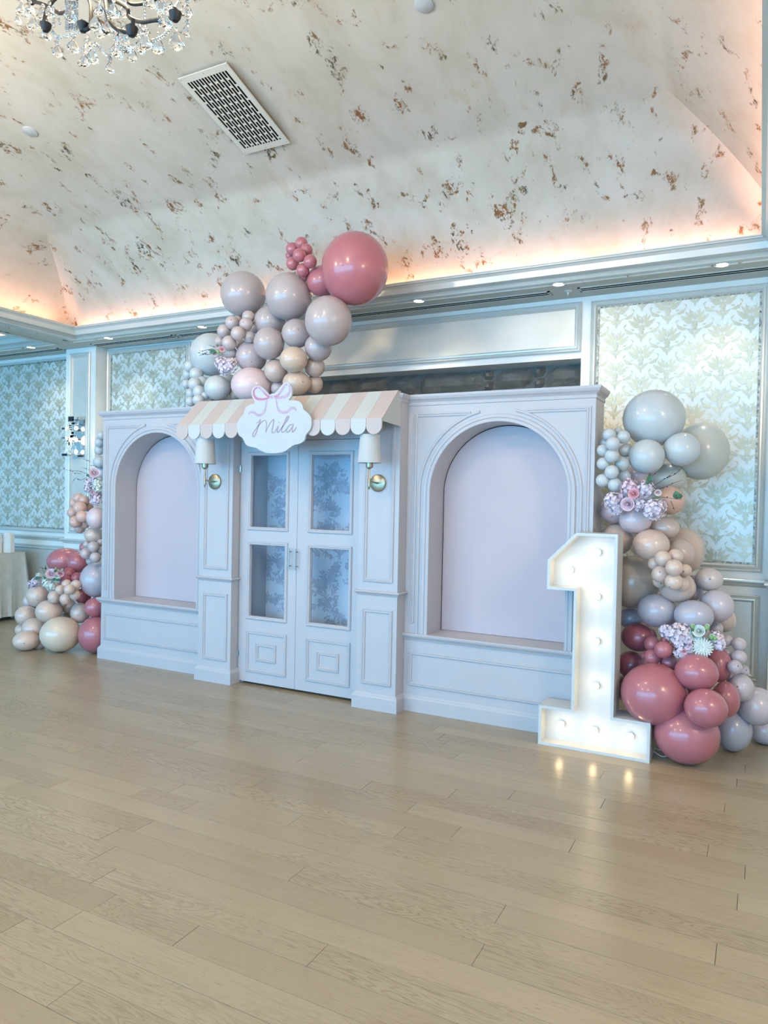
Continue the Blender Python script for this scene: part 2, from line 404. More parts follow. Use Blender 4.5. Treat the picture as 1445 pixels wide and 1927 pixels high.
def damask(x0, x1, z0, z1, name='damask_panel'):
    p = MB().box(x0, x1, YW - .004, YW + .002, z0, z1).build(name, M['damask'], wall)
    b = MB(); cw, ch = .185, .232
    i0 = math.floor(x0 / cw) - 1
    for i in range(i0, math.ceil(x1 / cw) + 2):
        for j in range(-1, int((z1 - z0) / ch) + 3):
            cx = i * cw + .09; cz = z1 - .06 - j * ch + (ch / 2 if i % 2 else 0)
            if cx < x0 - .13 or cx > x1 + .13 or cz < z0 - .14 or cz > z1 + .14: continue
            for q, (pts, ws) in enumerate(MOT): b.strip([(cx + x * 1.05, cz + z) for x, z in pts], [w_ * 1.25 for w_ in ws], YW - .004, .0008 + .00015 * q)
    me = b.mesh('damask_print', M['gold']); bm = bmesh.new(); bm.from_mesh(me)
    for co, no in (((x0, 0, 0), (-1, 0, 0)), ((x1, 0, 0), (1, 0, 0)), ((0, 0, z0), (0, 0, -1)), ((0, 0, z1), (0, 0, 1))):
        bmesh.ops.bisect_plane(bm, geom=bm.verts[:] + bm.edges[:] + bm.faces[:], plane_co=co, plane_no=no, clear_outer=True)
    bm.to_mesh(me); bm.free()
    me.transform(Matrix.Translation(-origin(wall)))
    o = bpy.data.objects.new('damask_print', me); COL.objects.link(o); o.parent = wall; o['kind'] = 'stuff'
    MB().frame(x0 - .002, x1 + .002, z0 - .002, z1 + .002, YW, [(0, 0), (0, .010), (.016, .010), (.016, 0)]).build('mosaic_trim', M['mosaic'], wall)
damask(-1.160, -.030, 1.062, 3.000); panel_frame(-1.212, .020, 1.010, 3.045)
damask(-6.470, -5.36, 1.06, 3.030); panel_frame(-6.522, -5.31, 1.01, 3.075)
damask(-10.2, -7.012, 1.045, 3.020)
MB().box(-10.25, -7.0, YW - .018, YW, 3.022, 3.05).build('trim_rail', M['cornice'], wall)
MB().loft([[(-10.3, y, z), (-7.0, y, z)] for y, z in ((YW, 1.0), (YW - .02, 1.0), (YW - .026, 1.012), (YW - .012, 1.03), (YW, 1.045))], False).build('trim_rail', M['cornice'], wall)
# over-mantel panel
MB().box(-5.15, -1.335, YW - .004, YW + .001, 2.71, 3.005).build('mantel_panel', M['wallpanel'], wall)
panel_frame(-5.20, -1.285, 2.662, 3.052)
# chair rail with returns, lower panels
RAIL = [(0, .955), (.030, .955), (.036, .948), (.036, .938), (.022, .926), (.016, .912), (.008, .905), (0, .900)]
def rail(x0, x1, y=YW):
    MB().loft([[(x0, y - p, z), (x1, y - p, z)] for p, z in RAIL] , False, False).build('chair_rail', M['cornice'], wall)
rail(-12, -7.0); rail(-6.534, FX0 - .02); rail(FX1 + .02, .06)
for x0, x1 in ((-10.2, -8.75), (-8.6, -7.08), (-6.5, -5.35), (-1.21, .012)):
    MB().box(x0 + .05, x1 - .05, YW - .003, YW + .001, .28, .80).build('lower_panel', M['wallpanel'], wall)
    panel_frame(x0, x1, .235, .845)
tag(MB().box(-12, FX0, YW - .022, YW, 0, .16).box(FX1, X1, YW - .022, YW, 0, .16).build('baseboard_back', M['cornice']), kind='structure')
# wall pilasters (left one with the crystal light, right one at the frame's edge)
def wall_pilaster(x0, x1, yf):
    MB().box(x0, x1, yf, YW, 0, ZC).build('pilaster', M['wall'], wall)
    panel_frame(x0 + .075, x1 - .075, 1.02, 3.035, yf)
    MB().box(x0 + .127, x1 - .127, yf - .004, yf + .001, 1.07, 2.985).build('pilaster_panel', M['wallpanel'], wall)
    b = MB(); b.loft([[(x0 - p, YW, z), (x0 - p, yf - p, z), (x1 + p, yf - p, z), (x1 + p, YW, z)] for p, z in RAIL], False); b.build('chair_rail', M['cornice'], wall)
    panel_frame(x0 + .075, x1 - .075, .235, .845, yf)
    MB().box(x0 - .02, x1 + .02, yf - .02, YW, 0, .16).build('pilaster_plinth', M['cornice'], wall)
wall_pilaster(-7.012, -6.534, 1.04); wall_pilaster(.070, .55, 1.04)
# fieldstones seen between the mantel panel and the storefront
def stone_piece(x0, x1, z0, z1, seed):
    rn = random.Random(seed); nx = max(3, int((x1 - x0) / .07)); nz = max(3, int((z1 - z0) / .06)); g = .003
    b = MB(); loops = []
    dep = rn.uniform(.05, .085); tl = [rn.uniform(-.012, .012) for _ in range(4)]
    for j in range(nz + 1):
        row = []
        for i in range(nx + 1):
            u, v = i / nx, j / nz
            ed = min(u * (x1 - x0), (1 - u) * (x1 - x0), v * (z1 - z0), (1 - v) * (z1 - z0))
            x = x0 + g + u * (x1 - x0 - 2 * g) + tl[0] * (v - .5) * (1 if 0 < i < nx else .6); z = z0 + g + v * (z1 - z0 - 2 * g) + tl[1] * (u - .5) * .8
            yy = 0 if (i in (0, nx) or j in (0, nz)) else -(dep * (.75 + .25 * min(1, ed / .04)) + .022 * noise.noise(Vector((x * 9, z * 9, seed))) + .01 * noise.noise(Vector((x * 31, z * 31, seed))))
            row.append((x, 1.43 + yy, z))
        loops.append(row)
    b.loft(loops, False); b.build('stone', M['stone'], wall)
MB().box(FX0, FX1, 1.425, 1.44, 1.9, FZ).build('mortar_bed', M['stone'], wall)
rn = random.Random(5); z = 1.98; sd = 0
for zr0, zr1, cuts in ((2.425, 2.612, [-5.22, -4.9, -4.45, -4.1, -3.74, -3.42, -3.12, -2.78, -2.16, -2.07, -1.72 + .0, -1.62, -1.283]),
                       (2.25, 2.425, [-5.22, -4.7, -4.2, -3.9, -3.5, -3.15, -2.9, -2.45, -2.16, -2.0, -1.66, -1.45, -1.283]),
                       (2.05, 2.25, [-5.22, -4.8, -4.35, -3.95, -3.4, -3.0, -2.6, -2.2, -1.8, -1.5, -1.283])):
    for a, bb in zip(cuts, cuts[1:]):
        sd += 1
        if bb - a < .12 and zr1 > 2.5:
            stone_piece(a, bb, zr0, (zr0 + zr1) / 2, sd); stone_piece(a, bb, (zr0 + zr1) / 2, zr1, sd + 90)
        else: stone_piece(a, bb, zr0 + rn.uniform(-.012, .012) * (zr0 > 2.1), zr1, sd)

# ---- other walls (behind and beside the camera): windows in the front wall let the daylight in
wf = MB(); xs = [X0] + [c + s * 1.17 for c in WIN for s in (-1, 1)] + [X1]
for i in range(0, len(xs), 2): wf.box(xs[i], xs[i + 1], YF - .15, YF, 0, ZC)
for c in WIN: wf.box(c - 1.17, c + 1.17, YF - .15, YF, 0, .25).box(c - 1.17, c + 1.17, YF - .15, YF, 2.85, ZC)
tag(wf.build('wall_front', M['wall']), kind='structure')
tag(MB().box(X0 - .15, X0, YF, YW + .25, 0, ZC).build('wall_left', M['wall']), kind='structure')
tag(MB().box(X1, X1 + .15, YF, YW + .25, 0, ZC).build('wall_right', M['wall']), kind='structure')

# ---- ceiling: flat soffit ring, tray cornices, coved vaults
TX0, TX1, TY0, TY1 = -6.46, .075, -7.6, .72          # lower lip of the middle tray
T2X0, T2X1 = -13.2, -6.95
ce = MB()
S = .16                                                   # the tray opens a little behind the cornice lip
yb = TY1 + .0
ce.box(X0, X1, TY1 + .1, YW + .25, ZC, ZC + .05)
ce.box(X0, X1, YF - .15, TY0 - .1, ZC, ZC + .05)
ce.box(T2X1 + .1, TX0 - .1, TY0 - .1, TY1 + .1, ZC, ZC + .05)
ce.box(TX1 + .1, X1, TY0 - .1, TY1 + .1, ZC, ZC + .05)
ce.box(X0, T2X0 - .1, TY0 - .1, TY1 + .1, ZC, ZC + .05)
ceiling = tag(ce.build('ceiling', M['soffit']), kind='structure')
CORN = [(.10, ZC - .001), (.0, ZC - .001), (-.004, ZC + .006), (.006, ZC + .014), (-.012, ZC + .026), (-.036, ZC + .036), (-.046, ZC + .046), (-.042, ZC + .054), (-.062, ZC + .060), (-.082, ZC + .074), (-.094, ZC + .088), (-.108, ZC + .092), (-.108, ZC + .100), (-.116, ZC + .102), (-.116, ZC + .110), (-.085, ZC + .112), (-.075, ZC + .03), (.10, ZC + .02)]
def cornice(n, x0, x1, y0, y1):
    b = MB(); b.loft([[(x0 - o, y0 - o, z), (x1 + o, y0 - o, z), (x1 + o, y1 + o, z), (x0 - o, y1 + o, z)] for o, z in CORN], True)
    return tag(b.build('trim_%d' % n, M['cornice']), kind='structure')
cornice(1, TX0, TX1, TY0, TY1); cornice(2, T2X0, T2X1, TY0, TY1)
DS = [0, .12, .3, .5, .7, .86, 1.2, 1.6, 2.2, 3.0, 4.2]
ZS = [3.08, 3.28, 3.46, 3.62, 3.75, 3.84, 3.98, 4.10, 4.21, 4.29, 4.33]
def _pchip():
    h = np.diff(DS); d = np.diff(ZS) / h; m = np.zeros(len(DS)); m[0] = d[0]
    for i in range(1, len(DS) - 1):
        w1, w2 = 2 * h[i] + h[i - 1], h[i] + 2 * h[i - 1]; m[i] = (w1 + w2) / (w1 / d[i - 1] + w2 / d[i])
    return h, m
_h, _m = _pchip()
def gz(a):
    a = min(max(a, 0), DS[-1]); i = min(max(int(np.searchsorted(DS, a)) - 1, 0), len(DS) - 2); hh = _h[i]; s = (a - DS[i]) / hh
    return float(ZS[i] * (1 + 2 * s) * (1 - s) ** 2 + _m[i] * hh * s * (1 - s) ** 2 + ZS[i + 1] * s * s * (3 - 2 * s) + _m[i + 1] * hh * s * s * (s - 1))
VX0, VX1, VY1, VY0, VK = -6.585, .175, .78, -7.66, .8
def vault(x0, x1, y0, y1):
    # four curved faces meeting in hips
    kx = (x1 - x0) / (y1 - y0); amax = (y1 - y0) / 2
    prm = [0, .03, .06, .09, .12, .16, .2, .25, .3, .36, .42, .5, .58, .66, .74, .82, .9, 1.0, 1.1, 1.25, 1.4, 1.6, 1.8, 2.0, 2.3, 2.6, 3.0, 3.4, 3.8, amax - .001]
    loops = [[(x0 + kx * a, y0 + a, gz(a)), (x1 - kx * a, y0 + a, gz(a)), (x1 - kx * a, y1 - a, gz(a)), (x0 + kx * a, y1 - a, gz(a))] for a in prm]
    b = MB(); b.loft(loops, True)
    b.add(loops[-1], [(0, 1, 2, 3)])
    return b
vm = vault(VX0, VX1, VY0, VY1)
vo = vm.build('vault', M['plaster'], ceiling, smooth=True)
vault(-13.3, -6.83, VY0, VY1).build('vault', M['plaster'], ceiling, smooth=True)

# ================================================================== STOREFRONT
CORN_F = [(0, 2.125), (.006, 2.128), (.008, 2.140), (.004, 2.148), (.014, 2.160), (.026, 2.170), (.034, 2.186), (.036, 2.200), (0, 2.200)]
LEDGE = [(0, .497), (.010, .500), (.014, .510), (.022, .516), (.030, .528), (.032, .540), (.028, .545), (0, .545)]
PL = [(0, .116), (.006, .112), (.008, .104), (.016, .098), (.020, .088), (.020, .0), (0, 0)]
FINE = [(0, 0), (0, .007), (.004, .011), (.009, .011), (.011, .006), (.016, .009), (.022, .009), (.026, .004), (.026, 0)]
def around(b, x0, x1, yf, yb, prof, l=1, r=1):
    return b.loft([[(x0 - p * l, yb, z), (x0 - p * l, yf - p, z), (x1 + p * r, yf - p, z), (x1 + p * r, yb, z)] for p, z in prof], False)
def arch_unit(x0, x1, cx, label, flip):
    root = thing('arched_display_panel', label, 'display panel', ((x0 + x1) / 2, .13, 0), 'arched panels of the storefront')
    LR = (0, 1) if flip else (1, 0)
    R, ZS0, ZB, D, TOP = .472, 1.528, .545, .262, 2.2
    N = 36
    arc = [(cx - R * math.cos(PI * i / N), ZS0 + R * math.sin(PI * i / N)) for i in range(N + 1)]
    b = MB()
    q = lambda a, bb, c, d: b.add([(a[0], 0, a[1]), (bb[0], 0, bb[1]), (c[0], 0, c[1]), (d[0], 0, d[1])], [(0, 1, 2, 3)])
    q((x0, 0), (x1, 0), (x1, ZB), (x0, ZB)); q((x0, ZB), (cx - R, ZB), (cx - R, TOP), (x0, TOP)); q((cx + R, ZB), (x1, ZB), (x1, TOP), (cx + R, TOP))
    for p, r in zip(arc, arc[1:]): q(p, r, (r[0], TOP), (p[0], TOP))
    b.add([(x0, 0, 0), (x0, D, 0), (x0, D, TOP), (x0, 0, TOP)], [(0, 1, 2, 3)]); b.add([(x1, 0, 0), (x1, D, 0), (x1, D, TOP), (x1, 0, TOP)], [(0, 1, 2, 3)])
    b.add([(x0, 0, TOP), (x1, 0, TOP), (x1, D, TOP), (x0, D, TOP)], [(0, 1, 2, 3)]); b.add([(x0, D, 0), (x1, D, 0), (x1, D, TOP), (x0, D, TOP)], [(0, 1, 2, 3)])
    b.build('front_panel', M['facade'], root)
    path = [(cx - R, ZB)] + arc + [(cx + R, ZB)]
    MB().loft([[(x, y, z) for x, z in path] for y in (0, .236)], False).add([(cx - R, 0, ZB), (cx + R, 0, ZB), (cx + R, .236, ZB), (cx - R, .236, ZB)], [(0, 1, 2, 3)]).build('niche_lining', M['facade'], root, smooth=True)
    g = .006
    MB().prism([(cx - R + g, ZB + .002)] + [(cx - (R - g) * math.cos(PI * i / N), ZS0 + (R - g) * math.sin(PI * i / N)) for i in range(N + 1)] + [(cx + R - g, ZB + .002)], .232, .252).build('niche_back', M['niche'], root)
    MB().box(cx - R - .02, cx + R + .02, .254, .258, ZB, 2.01).build('niche_shade_sheet', M['dark'], root)  # black sheet, shade of the gap round the back board put in as colour
    def fn(off):
        r = R + off
        return [(cx - r, ZB)] + [(cx - r * math.cos(PI * i / 48), ZS0 + r * math.sin(PI * i / 48)) for i in range(49)] + [(cx + r, ZB)]
    MB().path_mold(fn, 0, [(0, 0), (0, .010), (.003, .013), (.018, .013), (.021, .009), (.025, .009), (.028, .015), (.046, .015), (.050, .010), (.052, .004), (.052, 0)]).build('arch_casing', M['facade'], root)
    # outer thin arch, cut at the head, then the corner strips
    ro = R + .083; zt = 2.064
    for s in (-1, 1):
        a1 = math.asin((zt - ZS0) / (ro - .005)) if zt - ZS0 < ro - .005 else PI / 2
        def fo(off, s=s):
            r = ro + off
            return [(cx + s * r, ZB)] + [(cx + s * r * math.cos(a1 * i / 30), ZS0 + r * math.sin(a1 * i / 30)) for i in range(31)]
        MB().path_mold(fo, 0, [(-.010, 0), (-.010, .006), (-.005, .010), (.003, .010), (.008, .006), (.010, 0)]).build('outer_arch_strip', M['facade'], root)
    for xx, yy in ((cx - .605, cx - .577), (cx + .577, cx + .605)):
        MB().frame(xx, yy, .612, 2.075, 0, [(0, 0), (0, .006), (.004, .009), (.010, .009), (.012, .004), (.014, .004)]).build('side_strip', M['facade'], root)
    for a, c in ((cx - .577, cx - .19), (cx + .19, cx + .577)):
        MB().frame(a, c, 2.048, 2.075, 0, [(0, 0), (0, .006), (.004, .009), (.010, .009), (.012, .004), (.0135, .004)]).build('head_strip', M['facade'], root)
    around(MB(), x0, x1, 0, D, CORN_F, *LR).build('cornice', M['facade'], root)
    around(MB(), x0, x1, 0, D, LEDGE, *LR).build('sill_ledge', M['facade'], root)
    around(MB(), x0, x1, 0, D, PL, *LR).build('plinth', M['facade'], root)
    MB().frame(cx - .61, cx + .61, .176, .420, 0, FINE).build('lower_moulding', M['facade'], root)
    return root
arch_unit(-5.215, -3.973, -4.572, 'pale pink arched niche panel left of the double doors', 0)
arch_unit(-2.198, -.918, -1.548, 'pale pink arched niche panel right of the double doors, behind the lit numeral', 1)

ent = thing('storefront_entrance', 'pale pink double door storefront unit with panelled pilasters under the striped awning', 'storefront', (-3.09, 0, 0))
PIL = [(0, .800), (.006, .803), (.010, .812), (.020, .818), (.024, .826), (.020, .832), (.0, .834)]
for x0, x1 in ((-3.972, -3.645), (-2.515, -2.199)):
    MB().box(x0, x1, -.12, .0, 0, 2.2).build('pilaster', M['facade'], ent)
    MB().frame(x0 + .046, x1 - .036, .895, 2.02, -.12, FINE).build('pilaster_moulding', M['facade'], ent)
    MB().frame(x0 + .046, x1 - .034, .176, .706, -.12, FINE).build('pilaster_moulding', M['facade'], ent)
    around(MB(), x0, x1, -.12, 0, PIL).build('pilaster_ledge', M['facade'], ent)
    around(MB(), x0, x1, -.12, 0, PL).build('pilaster_plinth', M['facade'], ent)
around(MB(), -3.972, -2.199, -.12, -.001, [(0, 2.14), (.008, 2.146), (.010, 2.16), (.02, 2.172), (.026, 2.188), (.026, 2.199), (0, 2.199)]).build('cornice', M['facade'], ent)
MB().box(-3.645, -2.515, -.03, .30, 1.908, 2.2).build('header', M['facade'], ent)
cb = MB().box(-3.645, -3.612, -.0, .30, 0, 1.908).box(-2.545, -2.515, -.0, .30, 0, 1.908).box(-3.645, -2.515, .29, .305, 0, 2.2).box(-3.612, -2.545, .0, .29, .02, .05)
cb.build('cabinet_body', M['facade'], ent)
paper = MB().box(-3.612, -2.545, .284, .290, .05, 1.908).build('wallpaper_back', M['paper'], ent)
# printed floral sprays on the wallpaper behind the panes
fl = MB(); rp = random.Random(21)
def pleaf(x, z, ang, L, W):
    p1 = (x + L * math.cos(ang), z + L * math.sin(ang)); pts, ws = leaf((x, z), p1, rp.uniform(-.2, .2), W, 5); fl.strip(pts, ws, .284, .0003 + .00003 * (len(fl.f) // 5 % 60))
def flower(x, z, r):
    for k in range(9):
        a = rp.uniform(0, 6.28); pleaf(x + .3 * r * math.cos(a), z + .3 * r * math.sin(a), a + rp.uniform(-.4, .4), r * rp.uniform(.55, .9), r * rp.uniform(.3, .5))
def spray(x, z, ang, L):
    pts = [(x, z)]; a = ang
    for i in range(9):
        a += rp.uniform(-.28, .28); pts.append((pts[-1][0] + L / 9 * math.cos(a), pts[-1][1] + L / 9 * math.sin(a)))
    fl.strip(pts, .0022, .284, .0005)
    for i, p in enumerate(pts[1:]):
        for s in (-1, 1):
            if rp.random() < .85: pleaf(p[0], p[1], a + s * rp.uniform(.5, 1.3), rp.uniform(.028, .055), rp.uniform(.011, .02))
    flower(*pts[-1], .022)
for cx, cz in ((-3.02, 1.56), (-2.93, 1.66), (-3.08, 1.42), (-3.0, .86), (-3.06, .74), (-2.90, .96), (-3.50, 1.62), (-3.50, 1.38), (-3.52, 1.02), (-3.49, .82), (-3.53, .62), (-2.95, 1.28), (-2.72, 1.1), (-2.70, 1.6), (-2.98, .60), (-3.28, 1.2), (-3.26, .8)):
    for k in range(4): flower(cx + rp.gauss(0, .06), cz + rp.gauss(0, .09), rp.uniform(.022, .04))
    for k in range(5): spray(cx + rp.gauss(0, .03), cz + rp.gauss(0, .04), rp.uniform(0, 6.28), rp.uniform(.12, .24))
fo = fl.build('floral_print', M['print'], ent, kind='stuff')
def door(x0, x1, hx, hinge_x):
    d = MB(); cxs = (x0 + x1) / 2
    gx0, gx1 = cxs - .169, cxs + .169
    y0, y1 = -.03, .0
    zl = [(.020, .538), (1.102, 1.236), (1.796, 1.904)]
    for za, zb in zl: d.box(gx0, gx1, y0, y1, za, zb)
    d.box(x0, gx0, y0, y1, .02, 1.904).box(gx1, x1, y0, y1, .02, 1.904)
    o = d.build('door', M['facade'], ent)
    G = [(0, 0), (0, .006), (.006, .012), (.012, .012), (.016, .007), (.021, .009), (.026, .006), (.026, -.024)]
    for za, zb in ((.538, 1.102), (1.236, 1.796)):
        MB().frame(gx0 - .024, gx1 + .024, za - .024, zb + .024, y0, G).build('glazing_frame', M['facade'], o)
        MB().box(gx0 + .001, gx1 - .001, -.012, -.009, za + .001, zb - .001).build('pane', M['pane'], o)
    MB().frame(cxs - .192, cxs + .192, .100, .426, y0, FINE).build('door_moulding', M['facade'], o)
    MB().frame(cxs - .097, cxs + .097, .193, .335, y0, FINE).build('door_moulding', M['facade'], o)
    h = MB(); h.tube([(hx, y0 - .032, .928), (hx, y0 - .032, 1.090)], .0055, 10)
    for z in (.955, 1.063): h.tube([(hx, y0, z), (hx, y0 - .032, z)], .0045, 8)
    h.build('handle', M['steel'], o, smooth=True)
    for z in (.235, 1.69):
        MB().tube([(hinge_x, y0 - .006, z - .026), (hinge_x, y0 - .006, z + .026)], .006, 8).box(hinge_x - .008, hinge_x + .01, y0 - .006, y0, z - .022, z + .022).build('hinge', M['steel'], o)
    return o
door(-3.640, -3.099, -3.149, -3.640); door(-3.096, -2.518, -3.047 - .043, -2.520)
# two small shop-door panes sit slightly off centre on the right leaf as on the left one

# ---- awning
AX0, AX1, AN = -3.975, -2.200, 15
aw = thing('striped_awning', 'pink and white striped awning with scalloped valance over the doors', 'awning', ((AX0 + AX1) / 2, -.25, 2.0))
st = (AX1 - AX0) / AN
SL = [(-.122, 2.214), (-.165, 2.216), (-.385, 2.006)]
for i in range(AN):
    m = M['stripepink'] if i % 2 == 0 else M['stripewhite']
    x0, x1 = AX0 + i * st + .0006, AX0 + (i + 1) * st - .0006
    b = MB(); t = .012
    b.loft([[(x0, y, z), (x1, y, z)] for y, z in SL] , False); b.loft([[(x0, y + .004, z - t), (x1, y + .004, z - t)] for y, z in SL], False)
    b.add([(x0, -.122, 2.214), (x0, -.165, 2.216), (x0, -.385, 2.006), (x0, -.381, 1.994), (x0, -.161, 2.204), (x0, -.118, 2.202)], [(0, 1, 2, 3, 4, 5)])
    b.add([(x1, -.122, 2.214), (x1, -.165, 2.216), (x1, -.385, 2.006), (x1, -.381, 1.994), (x1, -.161, 2.204), (x1, -.118, 2.202)], [(0, 1, 2, 3, 4, 5)])
    b.build('awning_stripe', m, aw)
    c = (x0 + x1) / 2; r = st / 2 - .0012
    MB().prism([(c - r, 2.006), (c - r, 1.955)] + [(c - r * math.cos(PI * k / 14), 1.955 - .056 * math.sin(PI * k / 14)) for k in range(1, 14)] + [(c + r, 1.955), (c + r, 2.006)], -.395, -.383).build('scallop', m, aw)
for x in (AX0, AX1 - .004):
    b = MB(); pts = [(-.124, 2.206), (-.165, 2.206), (-.380, 1.998), (-.380, 1.985), (-.122, 1.975)]
    b.loft([[(x, y, z) for y, z in pts], [(x + .004, y, z) for y, z in pts]], True, True); b.build('awning_side', M['stripewhite'], aw)

# ---- hanging name sign
SY = -.412
cz = lambda x, y: tuple((lambda v: (v.x, v.z))(at(440 + x / 9.633, 715 + y / 9.633, Y=SY)))
OUT = [(370, 425), (290, 450), (220, 490), (190, 560), (165, 640), (95, 710), (55, 800), (60, 900), (90, 1000), (160, 1060), (185, 1120), (240, 1190), (320, 1215), (400, 1230), (480, 1280), (560, 1315), (700, 1330), (840, 1318), (940, 1285), (1010, 1230), (1090, 1180), (1190, 1155), (1260, 1110), (1290, 1060), (1300, 1000), (1350, 940), (1400, 850), (1405, 740), (1385, 660), (1330, 590), (1260, 530), (1240, 450), (1190, 395), (1110, 370)]
BOW = [(1000, 365), (1035, 310), (1052, 240), (1050, 160), (1020, 80), (960, 45), (900, 60), (830, 140), (740, 238), (690, 245), (640, 265), (560, 175), (490, 118), (420, 105), (350, 140), (320, 220), (332, 310), (372, 375)]
ol = [cz(*p) for p in spline(OUT + BOW, 5, True)]
sign = thing('name_sign', 'white scalloped sign board with pink bow and script lettering hung on the awning', 'sign', (sum(p[0] for p in ol) / len(ol), SY, min(p[1] for p in ol)))
MB().prism(ol, SY, SY + .014).build('board', M['white'], sign)
body = OUT + [(1000, 395), (850, 400), (700, 395), (540, 400), (450, 410)]
for s, wd in ((.925, 5), (.875, 4)):
    ln = [cz(*p) for p in spline([(730 + (x - 730) * s, 840 + (y - 840) * s) for x, y in body], 5, True)]
    MB().strip(ln + ln[:1], wd / 9.633 * .0037, SY, .0006).build('outline_print', M['signline'], sign)
def ink(paths, m, name, wd):
    b = MB()
    for p, wv in paths:
        pp = [cz(*q) for q in spline(p, 7)]; n = len(pp)
        ink.k += .0001; b.strip(pp, [wd * wv / 9.633 * .0037 * (.55 + .45 * math.sin(PI * i / (n - 1))) for i in range(n)], SY, .0008 + ink.k)
    return b.build(name, M[m], sign)
ink.k = 0
ink([([(600, 330), (588, 430), (562, 560), (500, 630), (430, 638), (370, 590), (300, 588), (268, 632)], 1.1), ([(765, 330), (782, 450), (812, 550), (890, 590), (970, 570), (1040, 512), (1100, 510), (1130, 560)], 1.1)], 'bowpale', 'ribbon_tail_print', 44)
ink([([(655, 305), (560, 240), (485, 155), (425, 128)], 1), ([(730, 300), (810, 262), (870, 180), (930, 95), (975, 82)], 1.0), ([(1000, 95), (1018, 160), (1000, 240), (930, 300), (820, 322), (735, 305)], 1.2)], 'bowpale', 'bow_loop_print', 46)
ink([([(425, 135), (372, 180), (362, 255), (400, 325), (470, 350), (560, 345), (650, 318)], 1.2), ([(655, 310), (600, 285), (545, 235)], .8), ([(725, 305), (790, 290), (830, 250)], .7)], 'bowpink', 'bow_loop_print', 38)
MB().sphere((cz(690, 310)[0], SY, cz(690, 310)[1]), .014, 12, 8, (1, .12, 1)).build('bow_knot_print', M['bowpale'], sign, smooth=True)
ink([([(405, 785), (450, 760), (482, 712)], .8), ([(485, 705), (470, 770), (440, 850), (402, 965), (372, 1020), (346, 1018), (352, 965), (400, 890), (470, 800), (530, 742), (578, 742), (592, 800), (575, 955)], 1), ([(575, 955), (612, 870), (675, 762), (722, 715), (716, 800), (692, 920), (708, 965), (750, 930)], 1), ([(750, 930), (800, 845), (812, 828)], .8),
     ([(812, 828), (785, 915), (798, 950), (842, 900)], .9), ([(820, 780), (828, 768)], 1.3),
     ([(842, 900), (920, 800), (985, 700), (992, 660), (968, 668), (910, 780), (868, 890), (872, 942), (908, 940), (960, 885)], 1),
     ([(1075, 805), (1015, 815), (962, 885), (952, 935), (985, 942), (1040, 885), (1082, 800)], 1), ([(1080, 800), (1058, 895), (1064, 942), (1100, 912), (1140, 850)], 1)], 'signtext', 'lettering', 19)

# ---- brass wall sconces on the pilasters
def shop_sconce(px, lab, xs):
    r = thing('brass_sconce', lab, 'wall lamp', (px, -.125, 1.49), 'brass sconces on the storefront')
    Z = 1.585; ys = -.315
    MB().lathe([(.0, .0), (.060, .0), (.060, .014), (.054, .019), (.0, .0195)], (px, -.120, Z), 36, 'y').build('back_plate', M['brass'], r, smooth=True)
    MB().tube([(px, -.138, Z), (px + (xs - px) * .5, (ys - .138) / 2, Z + .004), (xs, ys, Z + .006)], [.008, .0055, .0055], 10).build('arm', M['brass'], r, smooth=True)
    MB().lathe([(.0, -.050), (.003, -.048), (.004, -.040), (.007, -.036), (.009, -.028), (.009, .022), (.0055, .028), (.0055, .088), (.012, .092), (.023, .100), (.025, .110), (.025, .138), (0, .139)], (xs, ys, Z), 18).build('stem', M['brass'], r, smooth=True)
    b = MB(); z0, z1 = Z + .130, Z + .318; n = 40
    lp = [[(xs + rr * math.cos(2 * PI * k / n), ys + rr * math.sin(2 * PI * k / n), z) for k in range(n)] for rr, z in ((.079, z0), (.0805, z0), (.0805, z0 + .012), (.0795, z0 + .013), (.0675, z1 - .013), (.0685, z1 - .012), (.0685, z1), (.066, z1), (.077, z0))]
    b.loft(lp, True); b.build('lamp_shade', M['shade'], r, smooth=True)
    return r
for px_plate, stem_px, lab in ((-2.362, (694.8, 900), 'brass sconce with white shade on the right pilaster of the doors'), (-3.819, (385.5, 903), 'brass sconce with white shade on the left pilaster beside the arch')):
    shop_sconce(px_plate, lab, at(*stem_px, Y=-.315).x)

# ================================================================== LIT NUMERAL
num = thing('marquee_numeral', 'lit white numeral 1 with warm bulbs standing before the right arched panel', 'light up number', (-.845, -.12, 0))
NO = [(-1.169, 0), (-.524, 0), (-.524, .231), (-.729, .231), (-.729, 1.298), (-.970, 1.298), (-1.137, 1.128), (-1.137, .950), (-.974, .950), (-.974, .240), (-1.169, .240)]
def inset(poly, d):
    out = []; n = len(poly)
    for i in range(n):
        p0, p1, p2 = (np.array(poly[k % n], float) for k in (i - 1, i, i + 1))
        a = (p1 - p0) / np.linalg.norm(p1 - p0); b = (p2 - p1) / np.linalg.norm(p2 - p1)
        na, nb = np.array([-a[1], a[0]]), np.array([-b[1], b[0]]); k = (na + nb); k = k / (1 + na @ nb)
        out.append(tuple(p1 + k * d))
    return out
NI = inset(NO, .017)
ring = lambda P, y: [(x, y, z) for x, z in P]
YN0, YN1 = -.225, -.036
MB().loft([ring(NO, YN1), ring(NO, YN0), ring(NI, YN0), ring(NI, YN0 + .105)], True).build('channel_shell', M['lampwhite'], num)
MB().prism(inset(NO, .004), YN0 + .105, YN1 - .002).build('back_panel', M['glowwhite'], num)
